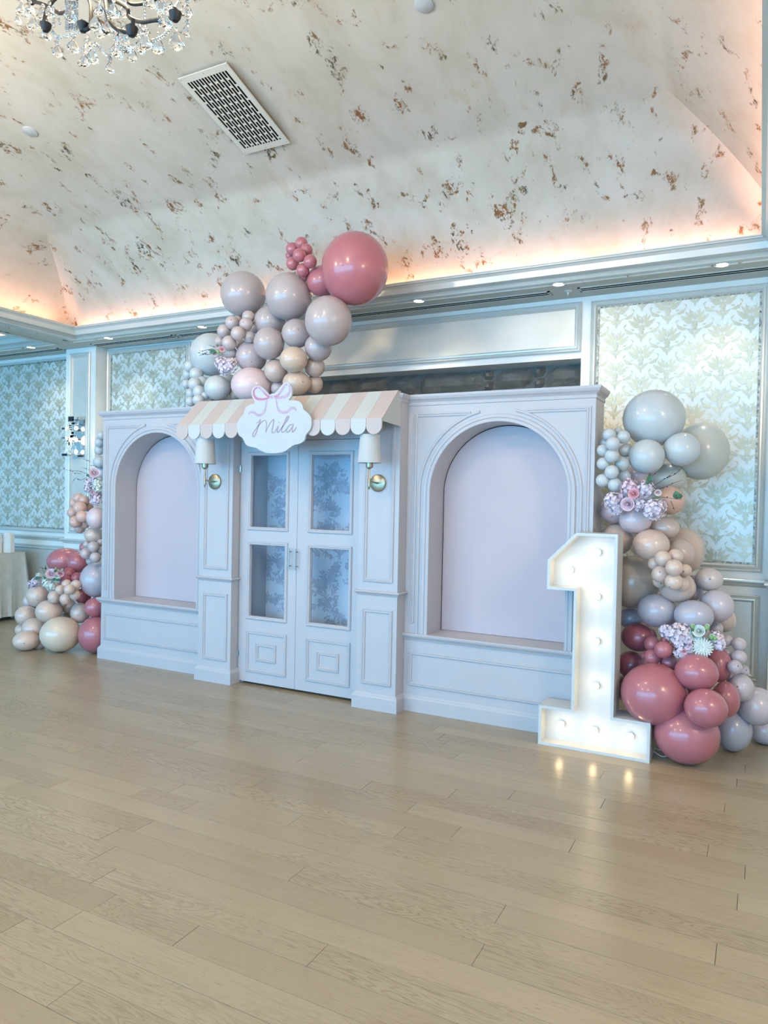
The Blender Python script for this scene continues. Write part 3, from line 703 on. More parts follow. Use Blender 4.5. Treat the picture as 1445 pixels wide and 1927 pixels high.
for bx, by in ((543, 238), (337, 371), (540, 572), (533, 910), (529, 1245), (268, 1533), (520, 1580), (790, 1625)):
    p = at(990 + bx / 4.0148, 980 + by / 4.0148, Y=-.145)
    bu = MB().sphere((p.x, -.155, p.z), .0185, 16, 10).build('bulb', M['bulbwarm'], num, smooth=True)
    MB().lathe([(0, 0), (.0165, 0), (.0165, .022), (.012, .026), (0, .026)], (p.x, YN0 + .105, p.z), 16, 'y').build('socket', M['lampwhite'], num, smooth=True)
    l = light('bulb_glow', 'POINT', (p.x, -.195, p.z), .15, (1, .70, .34), shadow_soft_size=.018)
cord = spline([(-.53, -.05, .02), (-.505, -.06, .012), (-.47, -.08, .006), (-.43, -.03, .006), (-.45, .02, .006), (-.50, .03, .006), (-.52, .0, .02)], 8)
tag(MB().tube(cord, .0035, 8).build('power_cord', M['cord'], smooth=True), 'white power cord coiled on the floor behind the lit numeral', 'cord')

# ================================================================== BALLOONS
BAL = [
(-2.652, -0.004, 3.137, 0.2441, 0.2612, 'rose', 'giant dusty rose balloon at the top right of the garland over the awning', 'balloons of the garland over the awning'),
(-3.146, 0.032, 3.404, 0.0481, 0.0481, 'rose', 'topmost mini dusty rose balloon in the cluster at the very top', 'rose mini balloons above the awning'),
(-3.233, 0.04, 3.375, 0.0509, 0.0509, 'rose', 'upper left mini dusty rose balloon in the cluster at the very top', 'rose mini balloons above the awning'),
(-3.086, 0.011, 3.339, 0.0477, 0.0477, 'rose', 'upper right mini dusty rose balloon in the cluster at the very top', 'rose mini balloons above the awning'),
(-3.098, -0.061, 3.28, 0.0507, 0.0507, 'rose', 'central front mini dusty rose balloon in the cluster at the very top', 'rose mini balloons above the awning'),
(-3.201, 0.0, 3.25, 0.0505, 0.0505, 'rose', 'lower left mini dusty rose balloon in the cluster at the very top', 'rose mini balloons above the awning'),
(-3.007, -0.052, 3.224, 0.0504, 0.0504, 'rose', 'lower right mini dusty rose balloon in the cluster at the very top', 'rose mini balloons above the awning'),
(-3.085, -0.033, 3.175, 0.0497, 0.0497, 'rose', 'lowest front mini dusty rose balloon in the cluster at the very top', 'rose mini balloons above the awning'),
(-3.116, 0.033, 3.15, 0.0336, 0.0336, 'rose', 'half hidden bottom mini dusty rose balloon in the cluster at the very top', 'rose mini balloons above the awning'),
(-3.291, 0.098, 3.352, 0.0393, 0.0393, 'rose', 'half hidden left mini dusty rose balloon in the cluster at the very top', 'rose mini balloons above the awning'),
(-2.987, 0.085, 3.113, 0.1173, 0.1173, 'rose', 'medium dusty rose balloon tucked below left of the giant rose balloon', 'balloons of the garland over the awning'),
(-3.766, 0.12, 3.112, 0.1834, 0.1821, 'taupe', 'large pinkish taupe balloon at the upper left of the awning garland', 'balloons of the garland over the awning'),
(-3.259, 0.039, 3.016, 0.1788, 0.1812, 'taupe', 'large pinkish taupe balloon in the middle below the rose mini cluster', 'balloons of the garland over the awning'),
(-2.812, -0.094, 2.759, 0.1719, 0.1788, 'taupe', 'large pinkish taupe balloon on the right under the giant rose balloon', 'balloons of the garland over the awning'),
(-3.488, 0.11, 2.863, 0.1228, 0.1228, 'taupe', 'medium taupe balloon half hidden right of the taupe mini cluster', 'balloons of the garland over the awning'),
(-3.373, -0.05, 2.65, 0.1188, 0.1236, 'taupe', 'medium taupe balloon with dark tip in the centre of the awning garland', 'balloons of the garland over the awning'),
(-3.156, 0.0, 2.718, 0.1103, 0.1103, 'taupe', 'medium taupe balloon left of the large right taupe balloon', 'balloons of the garland over the awning'),
(-2.98, 0.035, 2.605, 0.1034, 0.1034, 'taupe', 'medium grey taupe balloon below the large right taupe balloon', 'balloons of the garland over the awning'),
(-3.638, 0.074, 2.589, 0.1238, 0.1238, 'mauve', 'medium mauve grey balloon under the taupe mini cluster', 'balloons of the garland over the awning'),
(-3.118, -0.085, 2.503, 0.1038, 0.0956, 'sand', 'medium sand balloon in the centre above the bow of the sign', 'balloons of the garland over the awning'),
(-3.357, 0.022, 2.452, 0.0906, 0.0906, 'sandp', 'medium pinkish sand balloon left of the two front sand balloons', 'balloons of the garland over the awning'),
(-3.059, 0.11, 2.478, 0.08, 0.08, 'sandp', 'pinkish sand balloon partly hidden at the right of the centre sand balloon', 'balloons of the garland over the awning'),
(-3.152, 0.011, 2.345, 0.1082, 0.0914, 'sand', 'medium sand balloon resting on the awning behind the right bow loop', 'balloons of the garland over the awning'),
(-3.093, 0.162, 2.354, 0.0686, 0.0711, 'sandp', 'pinkish sand balloon at the right end of the garland foot on the awning', 'balloons of the garland over the awning'),
(-3.373, 0.078, 2.324, 0.0569, 0.0569, 'mauve', 'small mauve grey balloon between the bow loops behind the sign', 'balloons of the garland over the awning'),
(-3.583, 0.014, 2.351, 0.1621, 0.1396, 'blush', 'large blush pink balloon left of the sign bow', 'balloons of the garland over the awning'),
(-4.143, 0.177, 2.662, 0.1787, 0.1787, 'white', 'large white balloon at the left end of the awning garland', 'balloons of the garland over the awning'),
(-3.907, -0.013, 2.345, 0.1045, 0.0994, 'white', 'medium white balloon resting at the left on top of the awning', 'balloons of the garland over the awning'),
(-3.908, 0.123, 2.417, 0.0624, 0.0624, 'white', 'white balloon squeezed between the blush and the medium white balloon', 'balloons of the garland over the awning'),
(-3.832, 0.12, 2.306, 0.0543, 0.0543, 'sandp', 'small sand balloon in the gap at the awning top left', 'balloons of the garland over the awning'),
(-4.327, 0.125, 2.568, 0.051, 0.051, 'white', 'topmost mini white balloon in the cluster at the left of the awning', 'white mini balloons above the awning'),
(-4.381, 0.162, 2.507, 0.0461, 0.0461, 'white', 'second highest mini white balloon in the cluster at the left of the awning', 'white mini balloons above the awning'),
(-4.203, 0.068, 2.485, 0.058, 0.058, 'white', 'upper right mini white balloon in the cluster at the left of the awning', 'white mini balloons above the awning'),
(-4.157, -0.001, 2.39, 0.0547, 0.0547, 'white', 'central mini white balloon in the cluster at the left of the awning', 'white mini balloons above the awning'),
(-4.355, 0.12, 2.418, 0.0403, 0.0403, 'white', 'leftmost mini white balloon in the cluster at the left of the awning', 'white mini balloons above the awning'),
(-4.144, 0.079, 2.417, 0.05, 0.05, 'white', 'rightmost upper mini white balloon in the cluster at the left of the awning', 'white mini balloons above the awning'),
(-4.099, -0.01, 2.322, 0.0518, 0.0518, 'white', 'lower central mini white balloon in the cluster at the left of the awning', 'white mini balloons above the awning'),
(-4.238, 0.052, 2.325, 0.0449, 0.0449, 'white', 'lower left mini white balloon in the cluster at the left of the awning', 'white mini balloons above the awning'),
(-4.065, -0.056, 2.248, 0.0462, 0.0462, 'white', 'lower right mini white balloon in the cluster at the left of the awning', 'white mini balloons above the awning'),
(-4.214, 0.018, 2.252, 0.042, 0.042, 'white', 'lowest left mini white balloon in the cluster at the left of the awning', 'white mini balloons above the awning'),
(-4.037, -0.004, 2.287, 0.0335, 0.0335, 'white', 'smallest, rightmost mini white balloon in the cluster at the left of the awning', 'white mini balloons above the awning'),
(-3.796, 0.1, 2.903, 0.0359, 0.0359, 'mini', 'half hidden top mini taupe balloon in the cluster at the left of the garland', 'taupe mini balloons above the awning'),
(-3.646, 0.04, 2.9, 0.0502, 0.0502, 'mini', 'topmost mini taupe balloon in the cluster at the left of the garland', 'taupe mini balloons above the awning'),
(-3.78, 0.007, 2.858, 0.0556, 0.0556, 'mini', 'upper left mini taupe balloon in the cluster at the left of the garland', 'taupe mini balloons above the awning'),
(-3.607, -0.037, 2.822, 0.052, 0.052, 'mini', 'upper front mini taupe balloon in the cluster at the left of the garland', 'taupe mini balloons above the awning'),
(-3.639, 0.126, 2.831, 0.0458, 0.0458, 'mini', 'rightmost mini taupe balloon in the cluster at the left of the garland', 'taupe mini balloons above the awning'),
(-3.868, 0.013, 2.8, 0.0548, 0.0548, 'mini', 'left mini taupe balloon in the cluster at the left of the garland', 'taupe mini balloons above the awning'),
(-3.641, -0.091, 2.741, 0.0554, 0.0554, 'mini', 'central front mini taupe balloon in the cluster at the left of the garland', 'taupe mini balloons above the awning'),
(-3.597, -0.005, 2.727, 0.0472, 0.0472, 'mini', 'lower right mini taupe balloon in the cluster at the left of the garland', 'taupe mini balloons above the awning'),
(-3.944, 0.06, 2.734, 0.0465, 0.0465, 'mini', 'half hidden lower left mini taupe balloon in the cluster at the left of the garland', 'taupe mini balloons above the awning'),
(-3.744, -0.071, 2.68, 0.0573, 0.0573, 'mini', 'front lower left mini taupe balloon in the cluster at the left of the garland', 'taupe mini balloons above the awning'),
(-3.753, 0.086, 2.693, 0.046, 0.046, 'mini', 'lower mini taupe balloon in the cluster at the left of the garland', 'taupe mini balloons above the awning'),
(-3.794, 0.001, 2.621, 0.0544, 0.0544, 'mini', 'lowest mini taupe balloon in the cluster at the left of the garland', 'taupe mini balloons above the awning'),
(-0.616, 0.3, 2.022, 0.19, 0.1806, 'white', 'largest white balloon at the top of the right garland', 'balloons of the garland right of the storefront'),
(-0.352, 0.515, 1.823, 0.1713, 0.1843, 'cream', 'large creamy white balloon at the far right top against the damask panel', 'balloons of the garland right of the storefront'),
(-0.439, 0.22, 1.817, 0.1088, 0.1022, 'white', 'medium white balloon in front of the large creamy one', 'balloons of the garland right of the storefront'),
(-0.631, 0.136, 1.77, 0.1075, 0.1075, 'white', 'medium white balloon under the largest white balloon', 'balloons of the garland right of the storefront'),
(-0.544, 0.421, 1.648, 0.1214, 0.0997, 'cream', 'cream balloon behind the bare twigs of the right upper bouquet', 'balloons of the garland right of the storefront'),
(-0.847, 0.069, 1.903, 0.0417, 0.0417, 'white', 'top left mini white balloon in the column beside the storefront right edge', 'white mini balloons right of the storefront'),
(-0.766, 0.1, 1.889, 0.0416, 0.0416, 'white', 'top right mini white balloon in the column beside the storefront right edge', 'white mini balloons right of the storefront'),
(-0.804, -0.037, 1.838, 0.0423, 0.0423, 'white', 'second front mini white balloon in the column beside the storefront right edge', 'white mini balloons right of the storefront'),
(-0.871, 0.011, 1.803, 0.0372, 0.0372, 'white', 'upper left edge mini white balloon in the column beside the storefront right edge', 'white mini balloons right of the storefront'),
(-0.763, 0.163, 1.811, 0.0421, 0.0421, 'white', 'upper right edge mini white balloon in the column beside the storefront right edge', 'white mini balloons right of the storefront'),
(-0.813, -0.01, 1.767, 0.0426, 0.0426, 'white', 'central front mini white balloon in the column beside the storefront right edge', 'white mini balloons right of the storefront'),
(-0.868, 0.016, 1.721, 0.0397, 0.0397, 'white', 'middle left edge mini white balloon in the column beside the storefront right edge', 'white mini balloons right of the storefront'),
(-0.767, 0.08, 1.722, 0.0448, 0.0448, 'white', 'middle right edge mini white balloon in the column beside the storefront right edge', 'white mini balloons right of the storefront'),
(-0.811, -0.014, 1.668, 0.0425, 0.0425, 'white', 'lower front mini white balloon in the column beside the storefront right edge', 'white mini balloons right of the storefront'),
(-0.867, 0.002, 1.617, 0.0413, 0.0413, 'white', 'bottom left mini white balloon in the column beside the storefront right edge', 'white mini balloons right of the storefront'),
(-0.76, 0.12, 1.649, 0.0418, 0.0418, 'white', 'lower right mini white balloon in the column beside the storefront right edge', 'white mini balloons right of the storefront'),
(-0.794, 0.008, 1.591, 0.0427, 0.0427, 'white', 'bottom mini white balloon in the column beside the storefront right edge', 'white mini balloons right of the storefront'),
(-0.815, 0.2, 1.937, 0.0256, 0.0256, 'white', 'half hidden top mini white balloon in the column beside the storefront right edge', 'white mini balloons right of the storefront'),
(-0.88, 0.096, 1.855, 0.0269, 0.0269, 'white', 'half hidden left mini white balloon in the column beside the storefront right edge', 'white mini balloons right of the storefront'),
(-0.708, 0.3, 1.66, 0.0689, 0.0689, 'blush', 'blush balloon peeking out below the medium white balloon, behind the flowers', 'balloons of the garland right of the storefront'),
(-0.508, 0.304, 1.504, 0.0887, 0.0913, 'peach', 'peach balloon behind the right end of the upper bouquet', 'balloons of the garland right of the storefront'),
(-0.823, 0.166, 1.424, 0.0867, 0.0748, 'mauvep', 'dusky pink balloon left below the right upper bouquet', 'balloons of the garland right of the storefront'),
(-0.683, 0.102, 1.377, 0.0968, 0.0852, 'blush', 'pale pink balloon right under the right upper bouquet', 'balloons of the garland right of the storefront'),
(-0.803, 0.186, 1.251, 0.1039, 0.1005, 'tanp', 'pinkish tan balloon beside the top corner of the lit numeral', 'balloons of the garland right of the storefront'),
(-0.584, 0.072, 1.229, 0.1083, 0.0961, 'tan', 'tan balloon right of the numeral top, above the tan mini cluster', 'balloons of the garland right of the storefront'),
(-0.526, 0.22, 1.33, 0.0883, 0.07, 'tanp', 'pinkish tan balloon below the right end of the upper bouquet', 'balloons of the garland right of the storefront'),
(-0.432, 0.46, 1.181, 0.1263, 0.1471, 'tan', 'big tan balloon at the back against the lower corner of the damask panel', 'balloons of the garland right of the storefront'),
(-0.436, 0.24, 1.176, 0.0879, 0.0929, 'tanp', 'tan balloon in front of the big tan one', 'balloons of the garland right of the storefront'),
(-0.71, 0.243, 0.98, 0.163, 0.1683, 'tand', 'big brownish tan balloon beside the middle of the lit numeral', 'balloons of the garland right of the storefront'),
(-0.502, -0.039, 1.158, 0.048, 0.048, 'tan', 'top left mini tan balloon in the cluster right of the numeral', 'tan mini balloons right of the numeral'),
(-0.441, 0.04, 1.171, 0.0451, 0.0451, 'tan', 'top right mini tan balloon in the cluster right of the numeral', 'tan mini balloons right of the numeral'),
(-0.554, 0.008, 1.121, 0.0386, 0.0386, 'tan', 'left mini tan balloon in the cluster right of the numeral', 'tan mini balloons right of the numeral'),
(-0.431, -0.122, 1.116, 0.0484, 0.0484, 'tan', 'central front mini tan balloon in the cluster right of the numeral', 'tan mini balloons right of the numeral'),
(-0.383, 0.02, 1.093, 0.0356, 0.0356, 'tan', 'right mini tan balloon in the cluster right of the numeral', 'tan mini balloons right of the numeral'),
(-0.512, -0.05, 1.067, 0.0504, 0.0504, 'tan', 'lower left mini tan balloon in the cluster right of the numeral', 'tan mini balloons right of the numeral'),
(-0.434, -0.09, 1.031, 0.0504, 0.0504, 'tan', 'lowest front mini tan balloon in the cluster right of the numeral', 'tan mini balloons right of the numeral'),
(-0.526, 0.018, 1.017, 0.0378, 0.0378, 'tan', 'half hidden bottom left mini tan balloon in the cluster right of the numeral', 'tan mini balloons right of the numeral'),
(-0.397, -0.015, 1.012, 0.0428, 0.0428, 'tan', 'half hidden bottom right mini tan balloon in the cluster right of the numeral', 'tan mini balloons right of the numeral'),
(-0.434, 0.106, 0.983, 0.1067, 0.0932, 'tanp', 'beige balloon right under the tan mini cluster', 'balloons of the garland right of the storefront'),
(-0.546, 0.116, 0.83, 0.1151, 0.1022, 'lav', 'greyed lavender balloon below the big brownish tan balloon', 'balloons of the garland right of the storefront'),
(-0.726, 0.285, 0.742, 0.0814, 0.0651, 'lav', 'shaded lavender balloon half hidden beside the numeral stem', 'balloons of the garland right of the storefront'),
(-0.333, 0.054, 0.825, 0.1103, 0.0929, 'lav', 'lavender balloon just above the lower right bouquet', 'balloons of the garland right of the storefront'),
(-0.361, 0.332, 0.958, 0.0633, 0.0809, 'lavp', 'pinkish lavender balloon half hidden right of the beige balloon', 'balloons of the garland right of the storefront'),
(-0.268, 0.256, 1.024, 0.0798, 0.0712, 'blusht', 'blush taupe balloon under the damask panel corner', 'balloons of the garland right of the storefront'),
(-0.22, 0.198, 0.875, 0.0987, 0.097, 'lavp', 'pale lavender pink balloon right above the lower bouquet', 'balloons of the garland right of the storefront'),
(-0.182, 0.365, 0.771, 0.0687, 0.0748, 'tanp', 'tan balloon behind the pale lavender pink one at the wainscot', 'balloons of the garland right of the storefront'),
(-0.22, 0.275, 0.726, 0.0386, 0.0429, 'lavp', 'small lavender pink balloon just behind the top of the lower bouquet', 'balloons of the garland right of the storefront'),
(-0.475, 0.3, 0.697, 0.0752, 0.062, 'lav', 'lavender balloon in the dark gap left of the lower bouquet', 'balloons of the garland right of the storefront'),
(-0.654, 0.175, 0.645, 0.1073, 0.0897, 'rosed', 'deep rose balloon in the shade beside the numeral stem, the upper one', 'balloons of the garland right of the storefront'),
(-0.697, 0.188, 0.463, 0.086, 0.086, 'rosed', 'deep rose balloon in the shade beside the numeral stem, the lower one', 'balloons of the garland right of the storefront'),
(-0.557, 0.035, 0.635, 0.0474, 0.0474, 'rose', 'top left mini dusty rose balloon in the cluster left of the lower bouquet', 'rose mini balloons right of the numeral'),
(-0.482, -0.08, 0.63, 0.05, 0.05, 'rose', 'central front mini dusty rose balloon in the cluster left of the lower bouquet', 'rose mini balloons right of the numeral'),
(-0.598, 0.026, 0.56, 0.0255, 0.0255, 'rose', 'half hidden left mini dusty rose balloon in the cluster left of the lower bouquet', 'rose mini balloons right of the numeral'),
(-0.549, -0.024, 0.568, 0.0485, 0.0485, 'rose', 'lower left mini dusty rose balloon in the cluster left of the lower bouquet', 'rose mini balloons right of the numeral'),
(-0.459, 0.014, 0.539, 0.0501, 0.0501, 'rose', 'lower right mini dusty rose balloon in the cluster left of the lower bouquet', 'rose mini balloons right of the numeral'),
(-0.441, 0.05, 0.616, 0.0352, 0.0352, 'rose', 'half hidden right mini dusty rose balloon in the cluster left of the lower bouquet', 'rose mini balloons right of the numeral'),
(-0.491, 0.08, 0.654, 0.0272, 0.0272, 'rose', 'half hidden top mini dusty rose balloon in the cluster left of the lower bouquet', 'rose mini balloons right of the numeral'),
(-0.521, -0.116, 0.373, 0.1875, 0.1777, 'rose', 'giant dusty rose balloon sitting on the foot of the numeral', 'balloons of the garland right of the storefront'),
(-0.297, -0.125, 0.531, 0.1171, 0.1027, 'rose', 'dusty rose balloon directly below the lower right bouquet', 'balloons of the garland right of the storefront'),
(-0.199, 0.143, 0.531, 0.0784, 0.1001, 'rose', 'dusty rose balloon behind to the right below the lower bouquet', 'balloons of the garland right of the storefront'),
(-0.238, -0.24, 0.366, 0.1119, 0.105, 'rose', 'dusty rose balloon with a dark tip right of the giant one', 'balloons of the garland right of the storefront'),
(-0.15, 0.019, 0.363, 0.0768, 0.1043, 'rose', 'dusty rose balloon half hidden at the right of the rose group', 'balloons of the garland right of the storefront'),
(-0.343, -0.109, 0.167, 0.1794, 0.1665, 'rose', 'large dusty rose balloon lying on the floor right of the numeral', 'balloons of the garland right of the storefront'),
(-0.113, 0.259, 0.129, 0.1068, 0.1288, 'lav', 'lavender balloon standing on the floor right of the rose balloons', 'balloons of the garland right of the storefront'),
(-0.075, 0.145, 0.414, 0.0708, 0.0799, 'lavp', 'lavender pink balloon below the lavender mini cluster', 'balloons of the garland right of the storefront'),
(0.012, 0.236, 0.295, 0.109, 0.1115, 'lavp', 'pale lavender pink balloon at the far right edge, the upper of two', 'balloons of the garland right of the storefront'),
(0.059, 0.507, 0.087, 0.098, 0.0875, 'lavp', 'pale lavender pink balloon on the floor at the far right edge', 'balloons of the garland right of the storefront'),
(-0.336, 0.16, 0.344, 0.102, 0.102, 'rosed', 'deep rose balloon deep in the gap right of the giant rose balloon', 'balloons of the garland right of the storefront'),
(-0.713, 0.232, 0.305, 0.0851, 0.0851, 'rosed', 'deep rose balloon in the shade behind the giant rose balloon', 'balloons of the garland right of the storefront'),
(-0.161, 0.241, 0.665, 0.0364, 0.0364, 'lavp', 'upper left mini lavender pink balloon in the cluster at the right wainscot', 'lavender mini balloons at the right wainscot'),
(-0.094, 0.213, 0.656, 0.041, 0.041, 'lavp', 'upper right mini lavender pink balloon in the cluster at the right wainscot', 'lavender mini balloons at the right wainscot'),
(-0.159, 0.238, 0.587, 0.0347, 0.0347, 'lavp', 'middle left mini lavender pink balloon in the cluster at the right wainscot', 'lavender mini balloons at the right wainscot'),
(-0.091, 0.178, 0.585, 0.044, 0.044, 'lavp', 'middle right mini lavender pink balloon in the cluster at the right wainscot', 'lavender mini balloons at the right wainscot'),
(-0.109, 0.066, 0.547, 0.0406, 0.0406, 'lavp', 'lower left mini lavender pink balloon in the cluster at the right wainscot', 'lavender mini balloons at the right wainscot'),
(-0.067, 0.22, 0.499, 0.0351, 0.0351, 'lavp', 'lower right mini lavender pink balloon in the cluster at the right wainscot', 'lavender mini balloons at the right wainscot'),
(-0.134, 0.219, 0.45, 0.0311, 0.0311, 'lavp', 'lowest mini lavender pink balloon in the cluster at the right wainscot', 'lavender mini balloons at the right wainscot'),
(-5.352, 0.099, 2.005, 0.0402, 0.0402, 'white', 'topmost mini white balloon showing at the storefront left edge', 'white mini balloons left of the storefront'),
(-5.395, 0.116, 1.942, 0.0428, 0.0428, 'white', 'middle mini white balloon showing at the storefront left edge', 'white mini balloons left of the storefront'),
(-5.43, 0.145, 1.873, 0.0455, 0.0455, 'white', 'lowest mini white balloon showing at the storefront left edge', 'white mini balloons left of the storefront'),
(-5.419, 0.14, 1.762, 0.0574, 0.0574, 'white', 'white balloon half hidden at the storefront left edge above the flowers', 'balloons of the garland left of the storefront'),
(-5.457, 0.2, 1.66, 0.0508, 0.0725, 'lavb', 'pale bluish balloon behind the left upper bouquet', 'balloons of the garland left of the storefront'),
(-5.674, 0.123, 1.426, 0.0511, 0.0511, 'peach', 'topmost mini peach balloon in the cluster left of the storefront', 'peach mini balloons left of the storefront'),
(-5.584, 0.113, 1.407, 0.0483, 0.0483, 'peach', 'upper right mini peach balloon in the cluster left of the storefront', 'peach mini balloons left of the storefront'),
(-5.752, 0.144, 1.378, 0.049, 0.049, 'peach', 'upper left mini peach balloon in the cluster left of the storefront', 'peach mini balloons left of the storefront'),
(-5.563, 0.046, 1.34, 0.0597, 0.0597, 'peach', 'central mini peach balloon in the cluster left of the storefront', 'peach mini balloons left of the storefront'),
(-5.601, 0.18, 1.342, 0.0439, 0.0439, 'peach', 'rightmost, deepest orange mini peach balloon in the cluster left of the storefront', 'peach mini balloons left of the storefront'),
(-5.72, 0.1, 1.287, 0.0511, 0.0511, 'peach', 'left mini peach balloon in the cluster left of the storefront', 'peach mini balloons left of the storefront'),
(-5.502, 0.021, 1.258, 0.0545, 0.0545, 'peach', 'front right mini peach balloon in the cluster left of the storefront', 'peach mini balloons left of the storefront'),
(-5.603, 0.031, 1.207, 0.055, 0.055, 'peach', 'lower left mini peach balloon in the cluster left of the storefront', 'peach mini balloons left of the storefront'),
(-5.58, 0.12, 1.189, 0.0459, 0.0459, 'peach', 'lower right mini peach balloon in the cluster left of the storefront', 'peach mini balloons left of the storefront'),
(-5.659, 0.129, 1.146, 0.0511, 0.0511, 'peach', 'lowest mini peach balloon in the cluster left of the storefront', 'peach mini balloons left of the storefront'),
(-5.371, 0.072, 1.247, 0.0899, 0.1006, 'blush', 'blush pink balloon right of the peach mini cluster at the left', 'balloons of the garland left of the storefront'),
(-5.477, 0.14, 1.087, 0.0878, 0.0746, 'tan', 'tan balloon below the blush balloon at the storefront left edge', 'balloons of the garland left of the storefront'),
(-5.374, 0.043, 0.986, 0.0507, 0.0507, 'mini', 'central mini taupe balloon in the cluster at the storefront left edge', 'taupe mini balloons left of the storefront'),
(-5.547, 0.12, 0.995, 0.0386, 0.0386, 'mini', 'upper left mini taupe balloon in the cluster at the storefront left edge', 'taupe mini balloons left of the storefront'),
(-5.51, 0.08, 0.917, 0.0527, 0.0527, 'mini', 'lower left mini taupe balloon in the cluster at the storefront left edge', 'taupe mini balloons left of the storefront'),
(-5.358, 0.054, 0.891, 0.0496, 0.0496, 'mini', 'lower right mini taupe balloon in the cluster at the storefront left edge', 'taupe mini balloons left of the storefront'),
(-5.385, 0.123, 0.945, 0.0453, 0.0453, 'mini', 'right mini taupe balloon in the cluster at the storefront left edge', 'taupe mini balloons left of the storefront'),
(-5.389, 0.14, 1.021, 0.0335, 0.0335, 'mini', 'topmost mini taupe balloon in the cluster at the storefront left edge', 'taupe mini balloons left of the storefront'),
(-5.562, 0.177, 0.838, 0.0438, 0.0438, 'mini', 'half hidden lowest mini taupe balloon in the cluster at the storefront left edge', 'taupe mini balloons left of the storefront'),
(-5.704, 0.22, 0.957, 0.0445, 0.0494, 'rose', 'dusty rose balloon peeking out behind the left taupe mini cluster', 'balloons of the garland left of the storefront'),
(-6.042, 0.283, 0.803, 0.1732, 0.1299, 'rose', 'large dusty rose balloon at the back of the left garland', 'balloons of the garland left of the storefront'),
(-5.805, 0.239, 0.805, 0.1035, 0.1023, 'rose', 'medium dusty rose balloon in front of the large left one', 'balloons of the garland left of the storefront'),
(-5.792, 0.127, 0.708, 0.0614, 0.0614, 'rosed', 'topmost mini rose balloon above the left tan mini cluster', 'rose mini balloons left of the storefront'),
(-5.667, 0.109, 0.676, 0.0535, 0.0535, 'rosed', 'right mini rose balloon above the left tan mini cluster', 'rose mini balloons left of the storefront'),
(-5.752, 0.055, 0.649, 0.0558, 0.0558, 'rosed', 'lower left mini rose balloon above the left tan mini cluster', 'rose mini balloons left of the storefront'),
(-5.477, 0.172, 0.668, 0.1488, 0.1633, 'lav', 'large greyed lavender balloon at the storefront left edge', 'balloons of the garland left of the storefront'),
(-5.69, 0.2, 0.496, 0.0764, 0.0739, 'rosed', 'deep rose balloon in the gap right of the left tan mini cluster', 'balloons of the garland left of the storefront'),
(-5.428, 0.12, 0.421, 0.0971, 0.0911, 'rose', 'medium rose balloon at the storefront left edge below the lavender one', 'balloons of the garland left of the storefront'),
(-5.406, 0.119, 0.171, 0.1604, 0.1712, 'rose', 'large rose balloon on the floor at the storefront left corner', 'balloons of the garland left of the storefront'),
(-5.655, 0.144, 0.346, 0.0891, 0.0965, 'tanp', 'pinkish taupe balloon above the big cream tan balloon at the left', 'balloons of the garland left of the storefront'),
(-5.886, 0.193, 0.387, 0.0749, 0.0724, 'tanp', 'tan balloon half hidden under the left tan mini cluster', 'balloons of the garland left of the storefront'),
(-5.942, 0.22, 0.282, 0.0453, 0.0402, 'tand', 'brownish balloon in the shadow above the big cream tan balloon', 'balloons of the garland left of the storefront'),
(-5.869, 0.04, 0.579, 0.0501, 0.0501, 'tan', 'left mini tan balloon in the cluster at the lower left of the storefront', 'tan mini balloons left of the storefront'),
(-5.678, -0.063, 0.583, 0.044, 0.044, 'tan', 'front left mini tan balloon in the cluster at the lower left of the storefront', 'tan mini balloons left of the storefront'),
(-5.678, 0.008, 0.624, 0.0468, 0.0468, 'tan', 'top mini tan balloon in the cluster at the lower left of the storefront', 'tan mini balloons left of the storefront'),
(-5.543, -0.002, 0.631, 0.0475, 0.0475, 'tan', 'upper right mini tan balloon in the cluster at the lower left of the storefront', 'tan mini balloons left of the storefront'),
(-5.53, -0.083, 0.597, 0.0481, 0.0481, 'tan', 'central front mini tan balloon in the cluster at the lower left of the storefront', 'tan mini balloons left of the storefront'),
(-5.81, -0.019, 0.501, 0.0604, 0.0604, 'tan', 'lower left mini tan balloon in the cluster at the lower left of the storefront', 'tan mini balloons left of the storefront'),
(-5.641, -0.03, 0.499, 0.0548, 0.0548, 'tan', 'lowest front mini tan balloon in the cluster at the lower left of the storefront', 'tan mini balloons left of the storefront'),
(-5.54, -0.011, 0.541, 0.0475, 0.0475, 'tan', 'right mini tan balloon in the cluster at the lower left of the storefront', 'tan mini balloons left of the storefront'),
(-5.853, 0.1, 0.426, 0.0394, 0.0394, 'tan', 'half hidden bottom mini tan balloon in the cluster at the lower left of the storefront', 'tan mini balloons left of the storefront'),
(-6.147, 0.06, 0.477, 0.1048, 0.1086, 'tan', 'tan balloon right below the lower left bouquet', 'balloons of the garland left of the storefront'),
(-5.894, -0.012, 0.359, 0.1192, 0.107, 'tan', 'tan balloon resting on the big cream tan balloon at the left', 'balloons of the garland left of the storefront'),
(-6.315, 0.06, 0.269, 0.1023, 0.0985, 'tan', 'tan balloon at the left end of the left garland, upper of three', 'balloons of the garland left of the storefront'),
(-6.117, 0.007, 0.17, 0.1164, 0.104, 'tan', 'tan balloon at the left end of the left garland, front middle of three', 'balloons of the garland left of the storefront'),
(-6.026, -0.149, 0.09, 0.117, 0.0905, 'tan', 'tan balloon on the floor at the far left end of the garland', 'balloons of the garland left of the storefront'),
(-5.713, -0.025, 0.164, 0.1799, 0.1643, 'sandc', 'big cream tan balloon on the floor left of the storefront', 'balloons of the garland left of the storefront'),
(-6.378, 0.06, 0.123, 0.0634, 0.0634, 'tan', 'tan balloon just showing behind the far left trio', 'balloons of the garland left of the storefront'),
(-6.01, -0.027, 0.044, 0.0588, 0.0588, 'tan', 'tan balloon in the shade behind the far left floor balloon', 'balloons of the garland left of the storefront'),
